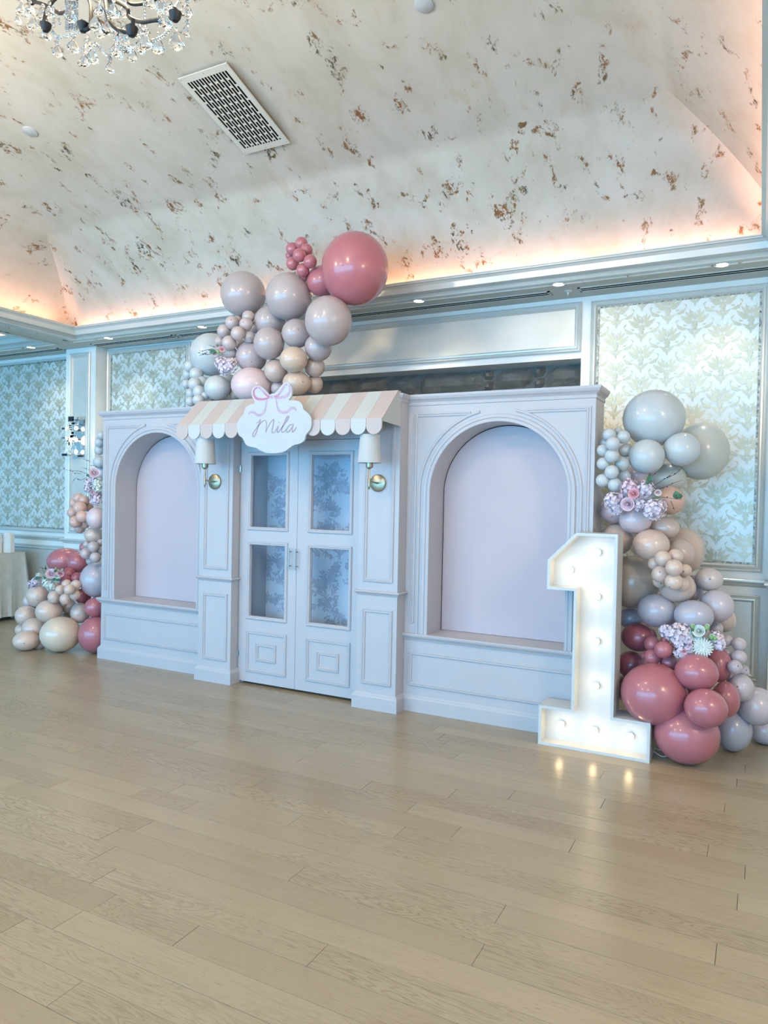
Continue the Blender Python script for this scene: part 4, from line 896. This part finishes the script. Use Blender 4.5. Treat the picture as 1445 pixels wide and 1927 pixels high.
(-6.415, 0.16, 0.391, 0.0515, 0.0617, 'blush', 'pale pink balloon peeking out left of the lower left bouquet', 'balloons of the garland left of the storefront')]
def balloon_mesh(m):
    b = MB(); n, k = 28, 18; loops = []
    for i in range(1, k):                                  # teardrop: slightly drawn towards the knot at local +Y (away from the viewer)
        a = PI * i / k; rr = math.sin(a); yy = math.cos(a)
        if yy > .55: yy = yy + (yy - .55) * .25; rr *= 1 - .10 * (yy - .55)
        loops.append([(rr * math.cos(2 * PI * q / n), yy, rr * math.sin(2 * PI * q / n)) for q in range(n)])
    b.loft(loops, True, True); return b.mesh('balloon', m, True)
bm_cache = {c: balloon_mesh(M['b_' + c]) for c in BC}
kn = MB().lathe([(.02, -.02), (.055, 0), (.03, .05), (.075, .10), (0, .09)], (0, 0, 0), 10)
kn.v = [(x, z, y) for x, y, z in kn.v]
knot_me = {c: kn.mesh('knot', M['b_' + c], True) for c in BC}
tp = MB().sphere((0, 0, 0), 1, 8, 6, (1, .3, 1)); tip_me = tp.mesh('tip', M['tip'], True)
rb = random.Random(4)
for x, y, z, rx, rz, c, lab, gr in BAL:
    o = bpy.data.objects.new('balloon', bm_cache[c]); COL.objects.link(o)
    r = min(rx, rz); d = Vector((x, y, z)) - EYE
    o.location = (x, y, z); o.rotation_euler = (0, 0, math.atan2(d.y, d.x) - PI / 2); o.scale = (rx, (rx * rz) ** .5, rz)
    tag(o, lab, 'balloon', gr)
    k = bpy.data.objects.new('knot', knot_me[c]); COL.objects.link(k); k.parent = o; s = min(1, .12 / r); k.location = (0, 1.11, 0); k.scale = (s * .8, s * .8, s * .8)
    if r > .034 and c not in ('white', 'cream') and rb.random() < .4:
        t = bpy.data.objects.new('tip', tip_me); COL.objects.link(t); t.parent = o
        u, v = rb.uniform(-.45, .5), rb.uniform(-.55, .35); q = -math.sqrt(1 - u * u - v * v)
        t.location = (u, q, v); t.rotation_euler = (0, 0, math.atan2(q, u) + PI / 2); ts = .0048 / r; t.scale = (ts, ts * .6, ts)

# ================================================================== FLOWERS
def quad_petal(b, c, n, u, L, W, cup):
    v = n.cross(u).normalized(); t = c + u * L + n * cup * L
    b.add([c - v * W * .25, c + u * L * .55 - v * W + n * cup * L * .35, t - v * W * .45, t + v * W * .45, c + u * L * .55 + v * W + n * cup * L * .35, c + v * W * .25], [(0, 1, 4, 5), (1, 2, 3, 4)])
def hydrangea(root, c, r, m, seed, n=None, fr=.0125):
    rn = random.Random(seed); b = MB(); c = Vector(c); n = n or int(30 + 16000 * r * r)
    for i in range(n):
        zz = 1 - 2 * (i + .5) / n; a = i * 2.39996; q = math.sqrt(1 - zz * zz)
        nn = Vector((q * math.cos(a), zz, q * math.sin(a))); nn = (nn + Vector((rn.gauss(0, .12), rn.gauss(0, .12), rn.gauss(0, .12)))).normalized()
        if nn.y > .5: continue
        p = c + nn * r * rn.uniform(.78, 1.03)
        u0 = nn.orthogonal().normalized(); rot = rn.uniform(0, 6.28); f = fr * rn.uniform(.8, 1.25)
        for k in range(4):
            u = Matrix.Rotation(rot + k * PI / 2, 3, nn) @ u0; quad_petal(b, p, nn, u, f, f * .55, rn.uniform(.05, .5))
    b.sphere(c, r * .72, 12, 8)
    return b.build('hydrangea_head', M[m], root)
def rose(root, c, r, m, seed, name='rose'):
    rn = random.Random(seed); b = MB(); c = Vector(c); ax = (EYE - c).normalized(); ax = (ax + Vector((rn.gauss(0, .2), rn.gauss(0, .1), rn.gauss(0, .2)))).normalized()
    u0 = ax.orthogonal().normalized()
    for ringi, (k, rr, open_) in enumerate(((3, .15, .0), (4, .30, .1), (5, .48, .3), (5, .70, .6), (6, .95, .9))):
        for j in range(k):
            a = 2 * PI * j / k + ringi * .7; u = Matrix.Rotation(a, 3, ax) @ u0; v = ax.cross(u); lp = []
            for s in range(5):
                t = s / 4; h = t * (1 - .35 * open_); out = rr * (.45 + .55 * t ** .7) * (1 + .25 * open_ * t ** 3)
                row = []
                for q in range(-3, 4):
                    an = q / 3 * PI / k * 1.25; wv = math.cos(q / 3 * 1.2)
                    d = u * math.cos(an) + v * math.sin(an); row.append(c + d * r * out + ax * r * (h * .75 * (.75 + .25 * wv) - .35))
                lp.append(row)
            b.loft(lp, False)
    b.sphere(c + ax * r * .18, r * .17, 8, 6)
    return b.build(name, M[m], root, smooth=True)
def fleaf(root, p0, p1, wd, m='leaf'):
    p0, p1 = Vector(p0), Vector(p1); d = p1 - p0; n = (EYE - p0).normalized(); v = d.cross(n).normalized(); b = MB(); L = []
    for i in range(7):
        t = i / 6; w_ = wd * math.sin(PI * t ** .8) + .0004; c = p0 + d * t + n * .006 * math.sin(PI * t)
        L.append([c - v * w_ + n * w_ * .3, c, c + v * w_ + n * w_ * .3])
    b.loft(L, False); return b.build('leaf', M[m], root, smooth=True)
def twig(root, pts, r=.0022, buds=0, seed=0):
    b = MB(); P = spline(pts, 5); b.tube(P, [r * (1 - .6 * i / len(P)) for i in range(len(P))], 6)
    rn = random.Random(seed)
    for i in range(buds):
        p = P[rn.randrange(len(P) // 3, len(P))]; b.sphere((p[0] + rn.gauss(0, .003), p[1], p[2] + rn.gauss(0, .003)), .0045, 6, 5)
    return b.build('twig', M['twig'], root, smooth=True)
def bud(root, c, r):
    b = MB().sphere(c, r, 10, 8, (1, 1, 1.25)).build('bud', M['bud'], root, smooth=True)
    rose(root, Vector(c) + Vector((0, -r * .2, r * .9)), r * .8, 'whitef', 3, 'bud_petals')
def bouquet(lab, org, sc, Y, hy, ro=(), le=(), tw=(), bu=(), dy=()):
    P = lambda x, y, d=0: at(org[0] + x / sc, org[1] + y / sc, Y=Y + d)
    c0 = P(*hy[0][:2]); root = thing('flower_bouquet', lab, 'flowers', c0, 'bouquets tucked into the balloon garlands')
    mpp = (c0 - EYE).dot(_f) / F_PX / sc
    for i, (x, y, r, m, d) in enumerate(hy): hydrangea(root, P(x, y, d), r * mpp, m, i + 3)
    for i, (x, y, r, m, d) in enumerate(ro): rose(root, P(x, y, d), r * mpp, m, i + 11)
    for x0, y0, x1, y1, wv in le: fleaf(root, P(x0, y0, -.02), P(x1, y1, -.03), wv * mpp)
    for i, (pts, nb) in enumerate(tw): twig(root, [P(x, y, -.02 - .01 * k) for k, (x, y) in enumerate(pts)], .0024, nb, i)
    for x, y, r in bu: bud(root, P(x, y, -.03), r * mpp)
    for x, y, r in dy:                                    # white dahlia
        b = MB(); c = P(x, y, -.02); ax = (EYE - c).normalized(); u0 = ax.orthogonal().normalized(); R_ = r * mpp
        for k, (n, q) in enumerate(((20, 1.0), (18, .8), (14, .6), (10, .4), (6, .2))):
            for j in range(n):
                u = Matrix.Rotation(2 * PI * j / n + k * .3, 3, ax) @ u0; quad_petal(b, c + ax * R_ * .45 * (1 - q) + u * R_ * q * .35, (ax + u * .2).normalized(), u, R_ * .62 * q + .004, R_ * .12, .35 * (1.2 - q))
        b.sphere(c - ax * R_ * .3, R_ * .55, 10, 8); b.build('dahlia', M['whitef'], root)
    return root
bouquet('pink hydrangea and rose bouquet with bare twigs high in the right balloon garland', (1130, 880), 9.03, -.03,
        [(200, 570, 150, 'lilac', 0), (480, 330, 135, 'pinkf', 0), (760, 370, 145, 'lilac', 0), (900, 710, 185, 'lilac', -.03), (640, 620, 130, 'lilac', .0), (330, 520, 100, 'pinkf', .03), (280, 700, 110, 'lilac', .0), (1010, 640, 110, 'blushf', .02)],
        [(560, 440, 80, 'rosef', -.05), (460, 620, 100, 'pinkf', -.05), (975, 425, 48, 'blushf', -.03)],
        [(790, 240, 880, 130, 42), (830, 280, 760, 230, 30), (1310, 540, 1270, 390, 60), (1360, 530, 1320, 430, 45), (900, 520, 1060, 500, 14)],
        [([(850, 350), (1000, 250), (1150, 150), (1240, 80)], 4), ([(1120, 175), (1240, 125), (1320, 70), (1370, 10)], 3), ([(900, 395), (1060, 345), (1250, 260), (1385, 215)], 4), ([(870, 150), (920, 105), (965, 78)], 1), ([(880, 515), (1040, 505), (1200, 520), (1370, 545)], 2), ([(1190, 570), (1225, 640), (1255, 720)], 1), ([(1010, 570), (1050, 640), (1080, 680)], 1)])
bouquet('lilac and white bouquet with white dahlia and green buds low in the right balloon garland', (1230, 1160), 9.633, -.06,
        [(240, 270, 125, 'lilac', 0), (400, 330, 150, 'lilac', 0), (560, 270, 120, 'blushf', .02), (470, 460, 120, 'lilac', -.01), (620, 420, 110, 'lilac', 0), (500, 640, 115, 'lilac', -.02), (620, 600, 90, 'lilac', -.01), (1140, 390, 120, 'blushf', .02), (1200, 510, 90, 'lilac', 0), (430, 200, 80, 'blushf', .02)],
        [(820, 265, 95, 'whitef', -.03), (900, 260, 70, 'blushf', .0), (545, 640, 46, 'rosef', -.05), (660, 520, 40, 'pinkf', -.04), (740, 340, 90, 'whitef', -.01)],
        [(690, 290, 720, 210, 24), (1000, 420, 1070, 380, 28), (830, 350, 920, 330, 24)], [([(830, 350), (900, 320), (950, 240)], 0), ([(980, 430), (1040, 410), (1100, 410)], 0)],
        [(705, 180, 34), (970, 205, 40), (1050, 375, 36), (1110, 400, 32)], [(890, 560, 165)])
bouquet('pink hydrangea sprig with rosebud and leafy twig beside the large white balloon above the awning', (350, 640), 13.136, -.07,
        [(900, 590, 190, 'lilac', 0), (1050, 640, 190, 'lilac', 0), (950, 720, 150, 'lilac', .01), (1130, 560, 120, 'blushf', .02)],
        [(885, 225, 62, 'rosef', -.03), (770, 150, 50, 'blushf', .0), (715, 340, 60, 'blushf', .0)],
        [(740, 265, 520, 235, 34), (720, 280, 570, 310, 40), (820, 150, 755, 95, 18)], [([(760, 290), (560, 350), (440, 345), (310, 385)], 7), ([(520, 290), (440, 340), (320, 315)], 5), ([(720, 185), (650, 150), (560, 115)], 1), ([(520, 240), (430, 265), (330, 265)], 1), ([(1000, 790), (1120, 820), (1290, 660), (1180, 520)], 3)], [(800, 290, 36)])
bouquet('lilac and white hydrangea bouquet with long twigs at the storefront left edge', (120, 860), 17.51, .06,
        [(840, 850, 150, 'lilac', 0), (800, 1040, 130, 'lilac', 0), (1120, 860, 170, 'whitef', -.02), (1150, 1010, 150, 'whitef', -.02), (1060, 1230, 180, 'mauve', -.01), (1080, 1400, 200, 'lilac', -.02), (950, 720, 100, 'lilac', 0)],
        [(1000, 520, 145, 'pinkf', -.05)], [(860, 600, 730, 620, 50), (1110, 620, 1010, 700, 30)],
        [([(800, 575), (640, 510), (450, 460), (180, 450), (20, 390)], 5), ([(740, 690), (550, 760), (390, 700), (275, 860)], 3), ([(860, 150), (760, 105), (640, 70)], 2), ([(1130, 360), (1010, 290), (900, 270)], 3), ([(880, 420), (760, 400), (620, 345)], 1), ([(560, 550), (430, 535), (310, 525)], 1)])
bouquet('pink rose and white hydrangea bouquet low at the left above the tan balloons', (40, 1050), 12.04, -.02,
        [(620, 590, 130, 'whitef', 0), (560, 520, 80, 'whitef', .02), (330, 540, 100, 'lilac', .02), (240, 590, 80, 'lilac', .02), (400, 400, 60, 'whitef', .04), (700, 650, 70, 'whitef', .0)],
        [(680, 360, 100, 'pinkf', -.05), (885, 355, 70, 'rosef', -.02), (810, 420, 42, 'whitef', -.05), (620, 330, 70, 'blushf', -.02)],
        [(560, 420, 760, 470, 40), (820, 470, 700, 500, 34), (420, 430, 300, 490, 40), (780, 340, 760, 250, 30), (560, 270, 530, 200, 26), (790, 520, 880, 470, 30), (560, 470, 500, 420, 26)],
        [([(560, 380), (500, 300), (480, 220), (400, 205)], 5), ([(520, 330), (550, 240), (555, 180)], 5)], [(930, 280, 24), (840, 290, 20), (780, 245, 20)])

# ================================================================== CEILING FITTINGS
def vault_frame(x, y):                                        # point and inward normal on the back face of the vault
    a = VY1 - y; dz = (gz(a + .01) - gz(a - .01)) / .02
    n = Vector((0, -dz, -1)).normalized(); return Vector((x, y, gz(a))), n, Vector((0, 1, -dz)).normalized()
# supply grille with rows of slots
ga, gn, _ = vault_frame(-3.17, -1.057); gb, _, _ = vault_frame(-3.17, -.377)
gt = (gb - ga).normalized(); gn = gt.cross(Vector((1, 0, 0))).normalized(); gn = gn if gn.z < 0 else -gn
L = (gb - ga).length; Wd = .395
gr = thing('ceiling_grille', 'cream slotted air grille set in the gilded ceiling near the chandelier', 'vent', (ga + gb) / 2)
def gp(u, v, h): return ga + Vector((1, 0, 0)) * (u - Wd / 2) + gt * v + gn * (h + .022)
NXG = 14; us = [.045 + (Wd - .09) * i / NXG for i in range(NXG + 1)]
b = MB()                                                      # slatted face: bars between slot columns and staggered bridges
def gbox(b, u0, u1, v0, v1, h0, h1):
    b.add([gp(u0, v0, h0), gp(u1, v0, h0), gp(u1, v1, h0), gp(u0, v1, h0), gp(u0, v0, h1), gp(u1, v0, h1), gp(u1, v1, h1), gp(u0, v1, h1)], [(0, 3, 2, 1), (4, 5, 6, 7), (0, 1, 5, 4), (1, 2, 6, 5), (2, 3, 7, 6), (3, 0, 4, 7)])
fr = MB(); gbox(fr, 0, Wd, 0, .045, -.004, .004); gbox(fr, 0, Wd, L - .045, L, -.004, .004); gbox(fr, 0, .034, .045, L - .045, -.004, .004); gbox(fr, Wd - .034, Wd, .045, L - .045, -.004, .004)
fr.build('grille_frame', M['vent'], gr)
su = (Wd - .068) / 14; bw = .0080
for i in range(15):
    u = .034 + i * su; b = MB(); gbox(b, max(.034, u - bw / 2), min(Wd - .034, u + bw / 2), .045, L - .045, .0012, .0035); b.build('slat', M['vent'], gr)
br = MB(); per = .118
for i in range(14):
    u0 = .034 + i * su; v = .045 + (per if i % 2 else per * .5)
    while v < L - .05:
        gbox(br, u0, u0 + su, v - .008, v + .008, .0012, .0033); v += per
br.build('bridges', M['vent'], gr, kind='stuff')
bk = MB(); gbox(bk, .01, Wd - .01, .01, L - .01, -.016, -.012); bk.build('duct_shade_sheet', M['dark'], gr)  # black sheet painted as the unlit duct behind the slats
for u in (.016, Wd / 2, Wd - .016):
    for v in (.016, L - .016):
        q = gp(u, v, .004); MB().sphere(q, .004, 8, 6, (1, 1, .5)).build('screw', M['steel'], gr, smooth=True)
for i, (x, y, lab) in enumerate(((-4.858, -1.014, 'round white ceiling disc near the left hip of the vault'), (-1.674, -1.0, 'round white ceiling disc cut by the top edge of the picture'))):
    p, n, _ = vault_frame(x, y); b = MB(); q = n.orthogonal().normalized(); v = n.cross(q); lp = []
    for r, h in ((.0, -.002), (.052, -.002), (.052, .008), (.047, .012), (0, .013)):
        lp.append([p + n * h + (q * math.cos(2 * PI * k / 28) + v * math.sin(2 * PI * k / 28)) * max(r, .0005) for k in range(28)])
    b.loft(lp, True, True); o = b.build('ceiling_disc', M['white'], smooth=True); tag(o, lab, 'ceiling fitting', 'white ceiling discs')
# downlights in the soffit
DLL = ['over the right damask panel, rightmost of the row', 'beside the sprinkler head', 'over the right part of the mantel panel', 'over the left damask panel, just left of the white balloon', 'right above the wall pilaster', 'above the leftmost damask panel']
for x, lab in zip((-.272, -1.370, -2.508, -4.795, -6.06, -7.28), DLL):
    y = .79; r = thing('downlight', 'small round recessed soffit light ' + lab, 'downlight', (x, y, ZC), 'recessed soffit lights')
    MB().lathe([(.040, .004), (.056, .004), (.058, -.001), (.056, -.004), (.044, -.004), (.040, .004)], (x, y, ZC), 28).build('trim_ring', M['white'], r, smooth=True)
    MB().lathe([(0, .003), (.041, .003), (.041, -.001), (0, -.002)], (x, y, ZC), 24).build('lens', M['down'], r, smooth=True)
    light('downlight_beam', 'SPOT', (x, y, ZC - .012), 17, (1, .94, .84), (math.radians(10), 0, 0), spot_size=math.radians(95), spot_blend=.8, shadow_soft_size=.04)
sp = thing('sprinkler_head', 'small fire sprinkler under the soffit between two slot diffusers', 'sprinkler', (-1.345, .985, ZC))
MB().lathe([(0, 0), (.030, 0), (.026, -.008), (.010, -.010), (.009, -.030), (0, -.03)], (-1.345, .985, ZC), 16).build('rose_plate', M['wallpanel'], sp, smooth=True)
MB().lathe([(0, -.030), (.016, -.031), (.016, -.034), (0, -.035)], (-1.345, .985, ZC), 12).build('deflector', M['steel'], sp, smooth=True)
for x0, x1, lab in ((-1.265, .9, 'long twin slot air diffuser over the right damask panel'), (-5.28, -1.475, 'long twin slot air diffuser over the mantel panel'), (-6.50, -5.32, 'twin slot air diffuser over the left damask panel'), (-8.16, -7.02, 'twin slot air diffuser over the leftmost damask panel')):
    r = thing('slot_diffuser', lab, 'vent', ((x0 + x1) / 2, .985, ZC), 'soffit slot diffusers')
    yc = .985
    b = MB(); zt, zb = ZC + .0, ZC - .005
    for y0, y1 in ((yc - .052, yc - .034), (yc - .007, yc + .007), (yc + .034, yc + .052)): b.box(x0, x1, y0, y1, zb, zt)
    b.box(x0, x0 + .02, yc - .052, yc + .052, zb, zt).box(x1 - .02, x1, yc - .052, yc + .052, zb, zt); b.build('diffuser_frame', M['wallpanel'], r)
    for y0, y1 in ((yc - .034, yc - .007), (yc + .007, yc + .034)): MB().box(x0 + .02, x1 - .02, y0, y1, ZC - .0042, ZC).build('slot', M['dark'], r)  # nearly flush black strips, the slots' inner shade put in as colour

# ================================================================== CHANDELIER (lower part is in view)
CC = at(196, -70, Y=-2.62)
ch = thing('crystal_chandelier', 'crystal chandelier with black arms hanging from the ceiling at top left', 'chandelier', CC)
mp_ = (CC - EYE).dot(_f) / F_PX
def cp(x, y, d=0): q = at(20 + x / 4.129, y / 4.129, Y=-2.62); return q + (q - EYE).normalized() * d
MB().lathe([(0, -.10), (.012, -.10), (.03, -.06), (.018, -.02), (.014, .10), (.03, .14), (.02, .2), (.012, .5), (.01, gz(3.4) - CC.z), (0, gz(3.4) - CC.z)], (CC.x, CC.y, CC.z + .02), 16).build('stem', M['steel'], ch, smooth=True)
arms = [[(160, 12, .1), (230, 25, .1), (300, 55, .1), (380, 102, .1), (450, 80, .05), (500, 20, 0), (530, -60, 0)],
        [(560, -20, -.02), (760, -10, -.1), (900, 60, -.15), (920, 130, -.16), (1010, 170, -.17), (1110, 158, -.18), (1200, 150, -.18), (1260, 130, -.18), (1275, 60, -.18)],
        [(560, -60, 0), (700, -40, -.15), (735, 10, -.2), (752, 120, -.25), (785, 190, -.27), (850, 240, -.28), (940, 240, -.28), (950, 150, -.28)],
        [(560, -60, 0), (760, -80, .1), (870, -20, .2), (940, 30, .24), (1040, 25, .25), (1130, -10, .25), (1180, -60, .25)],
        [(560, -60, 0), (600, -20, -.1), (625, 60, -.2), (618, 200, -.25), (575, 230, -.27), (562, 190, -.27)],
        [(540, -60, 0), (420, -60, -.1), (300, 40, -.18), (262, 160, -.2), (270, 220, -.2), (275, 150, -.2)]]
for p in arms: MB().tube(spline([cp(*q) for q in p], 6), .0072, 8).build('arm', M['black'], ch, smooth=True)
for x, y, d in ((1278, 128, -.18), (940, 245, -.28), (562, 212, -.27), (272, 212, -.2), (1180, -70, .25), (160, 0, .1)):
    q = cp(x, y, d); MB().lathe([(0, -.018), (.010, -.016), (.018, -.004), (.022, .012), (.013, .014), (.010, .022), (0, .022)], q, 14).build('candle_cup', M['black'], ch, smooth=True)
def pendant_mesh():
    b = MB(); lv = [(.0, 1.0), (.18, .82), (.44, .38), (.36, .16), (.0, 0)]; n = 8
    lp = [[(max(r, .01) * math.cos(2 * PI * (k + .5 * (i % 2)) / n), max(r, .01) * .42 * math.sin(2 * PI * (k + .5 * (i % 2)) / n), h - 1.0) for k in range(n)] for i, (r, h) in enumerate(lv)]
    b.loft(lp, True, True); return b.mesh('crystal_pendant', M['crystal'])
pend = pendant_mesh()
bead = MB().sphere((0, 0, 0), 1, 8, 6).mesh('crystal_bead', M['crystal'])
rc = random.Random(9)
PD = [(55, 120, 75), (80, 20, 90), (150, 30, 80), (175, 125, 120), (275, 215, 100), (363, 350, 95), (490, 300, 110), (570, 420, 115), (640, 370, 118), (690, 205, 100), (665, 110, 120), (772, 480, 90), (815, 330, 110), (870, 230, 150), (950, 380, 100), (1005, 305, 115), (1060, 260, 115), (1150, 290, 115), (1285, 245, 135), (1205, 100, 110), (1030, 160, 100), (1362, 200, 80), (1372, 30, 110), (250, 60, 110), (300, 40, 90), (800, 20, 110), (890, 30, 110), (1180, 0, 110), (1310, 0, 120), (605, 270, 110), (470, 60, 110), (760, 150, 120), (980, 180, 110), (230, 140, 100), (585, 330, 90), (1230, -20, 90), (120, 60, 90), (690, 20, 100), (1100, -20, 90), (900, 300, 110), (840, 380, 80)]
for x, y, h in PD:
    q = cp(x, y, rc.uniform(-.28, .2)); s = h * mp_ / 4.129 * 1.02
    o = bpy.data.objects.new('crystal_pendant', pend); COL.objects.link(o); o.parent = ch; o.location = q - CC; o.scale = (s, s, s); o.rotation_euler = (rc.uniform(-.1, .1), rc.uniform(-.1, .1), rc.uniform(-.6, .6) + math.atan2((q - EYE).y, (q - EYE).x) - PI / 2)
    k = bpy.data.objects.new('crystal_bead', bead); COL.objects.link(k); k.parent = ch; k.location = q - CC + Vector((0, 0, .008)); k.scale = (.0075,) * 3
def chain(pts, n=22, r=.0062):
    P = spline([cp(*p) for p in pts], 12); b = MB(); L_ = len(P)
    for i in range(n): b.sphere(P[int(i / (n - 1) * (L_ - 1))], r, 7, 5)
    b.build('bead_chain', M['crystal'], ch)
chain([(290, 180, -.15), (330, 250, -.15), (380, 290, -.15), (460, 275, -.2), (550, 245, -.25)]); chain([(660, 340, -.25), (700, 380, -.25), (770, 440, -.25), (800, 380, -.25)], 14)
chain([(1030, 270, -.2), (1090, 318, -.2), (1180, 285, -.2), (1250, 200, -.2)], 18); chain([(375, 90, .1), (378, 150, .1), (380, 180, .1)], 7); chain([(365, 300, -.15), (364, 345, -.15)], 4); chain([(775, 445, -.25), (772, 480, -.25)], 4)
for x in (432, 452, 474, 496, 512, 738, 758, 776): chain([(x, -10 + (x % 7) * 4, -.1), (x + 2, 120, -.1), (x, 250 - (x % 5) * 8, -.1)], 22, .0058)
for x in (1150, 1040, 1370, 330): chain([(x, -10, -.1), (x, 90, -.1), (x + 4, 200, -.1)], 16)
light('chandelier_and_fill_glow', 'POINT', CC + Vector((0, 0, .22)), 52, (1, .74, .44), shadow_soft_size=.15)

# ================================================================== LEFT SIDE: crystal wall light, table
ws = thing('crystal_wall_light', 'glowing crystal and chrome wall light on the wall pilaster at left', 'wall lamp', (-6.76, 1.03, 1.87))
MB().box(-6.86, -6.675, 1.02, 1.038, 1.875, 2.285).build('back_plate', M['chrome'], ws)
for z in (1.93, 2.06, 2.19):
    MB().sphere((-6.755, .975, z), .020, 14, 10, (1, 1, 1.15)).build('bulb', M['bulbwarm'], ws, smooth=True)
rw = random.Random(3)
for i in range(20):
    z = 1.87 + .021 * i; x = -6.86 + rw.uniform(0, .13); wd = rw.uniform(.03, .09)
    MB().box(x, x + wd, .905, .93, z, z + rw.uniform(.014, .05)).build('crystal_prism', M['crystal'], ws)
for x, z, wd, h in ((-6.80, 2.255, .10, .06), (-6.905, 2.17, .06, .026), (-6.90, 1.875, .10, .035), (-6.90, 2.07, .06, .02)):
    MB().frame(x, x + wd, z, z + h, .925, [(0, 0), (0, .022), (.006, .022), (.006, 0)]).build('chrome_frame', M['chrome'], ws)
    MB().box(x + .006, x + wd - .006, .915, .92, z + .006, z + h - .006).build('dark_insert', M['black'], ws)
for z in (1.90, 2.05, 2.24): MB().tube([(-6.80, 1.02, z), (-6.80, .915, z)], .005, 8).build('standoff', M['chrome'], ws)
light('wall_light_glow', 'POINT', (-6.755, .93, 2.06), 2.5, (1, .84, .58), shadow_soft_size=.06)

tb = thing('cloth_covered_table', 'table under a long ivory cloth by the left wall', 'table', (-8.5, .62, 0))
TXR, TYB, TYF, TXL = -7.60, 1.00, .22, -9.4
cl = MB(); top = .772; path = []
for i in range(26): path.append((TXL + (TXR - .05 - TXL) * i / 25, TYF, 0, -1))
for i in range(1, 6): a = -PI / 2 + PI / 2 * i / 5; path.append((TXR - .05 + .05 * math.cos(a), TYF + .05 + .05 * math.sin(a), math.cos(a), math.sin(a)))
for i in range(1, 22): path.append((TXR, TYF + .05 + (TYB - .1 - TYF) * i / 21, 1, 0))
for i in range(1, 7): a = PI / 2 * i / 6; path.append((TXR - .05 + .05 * math.cos(a), TYB - .05 + .05 * math.sin(a), math.cos(a), math.sin(a)))
for i in range(1, 10): path.append((TXR - .05 - (TXR - TXL) * i / 9, TYB, 0, 1))
loops = []
for j, z in enumerate((top, top - .012, .6, .42, .25, .12, .045)):
    t = max(0, (top - z) / top); row = []
    for i, (x, y, nx, ny) in enumerate(path):
        corner = abs(nx) > .1 and abs(ny) > .1
        o_ = .004 + t * (.022 + .014 * math.sin(i * 1.25) + .008 * math.sin(i * 2.9)) + (.075 * t if corner else 0)
        row.append((x + nx * o_, y + ny * o_, z))
    loops.append(row)
cl.loft(loops, False); cl.add([(TXL, TYF, top), (TXR - .02, TYF, top), (TXR, TYF + .02, top), (TXR, TYB - .02, top), (TXR - .02, TYB, top), (TXL, TYB, top)], [(0, 1, 2, 3, 4, 5)])
MB().box(TXL, TXR - .03, TYF + .03, TYB - .03, .735, .768).build('table_top', M['white'], tb)
for x in (TXL + .1, TXR - .1):
    for y in (TYF + .1, TYB - .1): MB().tube([(x, y, 0), (x, y, .735)], .018, 8).build('leg', M['steel'], tb)
c_o = cl.build('tablecloth', M['cloth'], smooth=True); tag(c_o, 'long ivory tablecloth draped over the table at the left edge', 'tablecloth')
for i, (px, py, wd, h, Y, lab) in enumerate(((15, 1037, .145, .235, .80, 'fluted ivory arch stand at the right end of the tablecloth'), (-9, 1040, .145, .235, .72, 'fluted ivory arch stand cut by the left edge of the picture'))):
    c = at(px, py, Y=Y); zz = top + .001
    r = thing('fluted_arch_stand', lab, 'table decoration', (c.x, c.y, zz), 'fluted arch stands on the table')
    n = 11; R_ = wd / 2
    for k in range(n):                                        # one flute after another across the face
        x0 = -R_ + wd * k / n; xm = x0 + wd / n / 2; hh = h - R_ + math.sqrt(max(0, R_ * R_ - xm * xm)) * .98
        b = MB(); m_ = 7; f = [(x0 + wd / n * (.5 - .5 * math.cos(PI * q / m_)), -.018 - .006 * math.sin(PI * q / m_)) for q in range(m_ + 1)]
        b.loft([[(c.x + x, c.y + y, z) for x, y in f + [(x0 + wd / n, .03), (x0, .03)]] for z in (zz, zz + hh)], True, True); b.build('flute', M['ivory'], r, smooth=True)
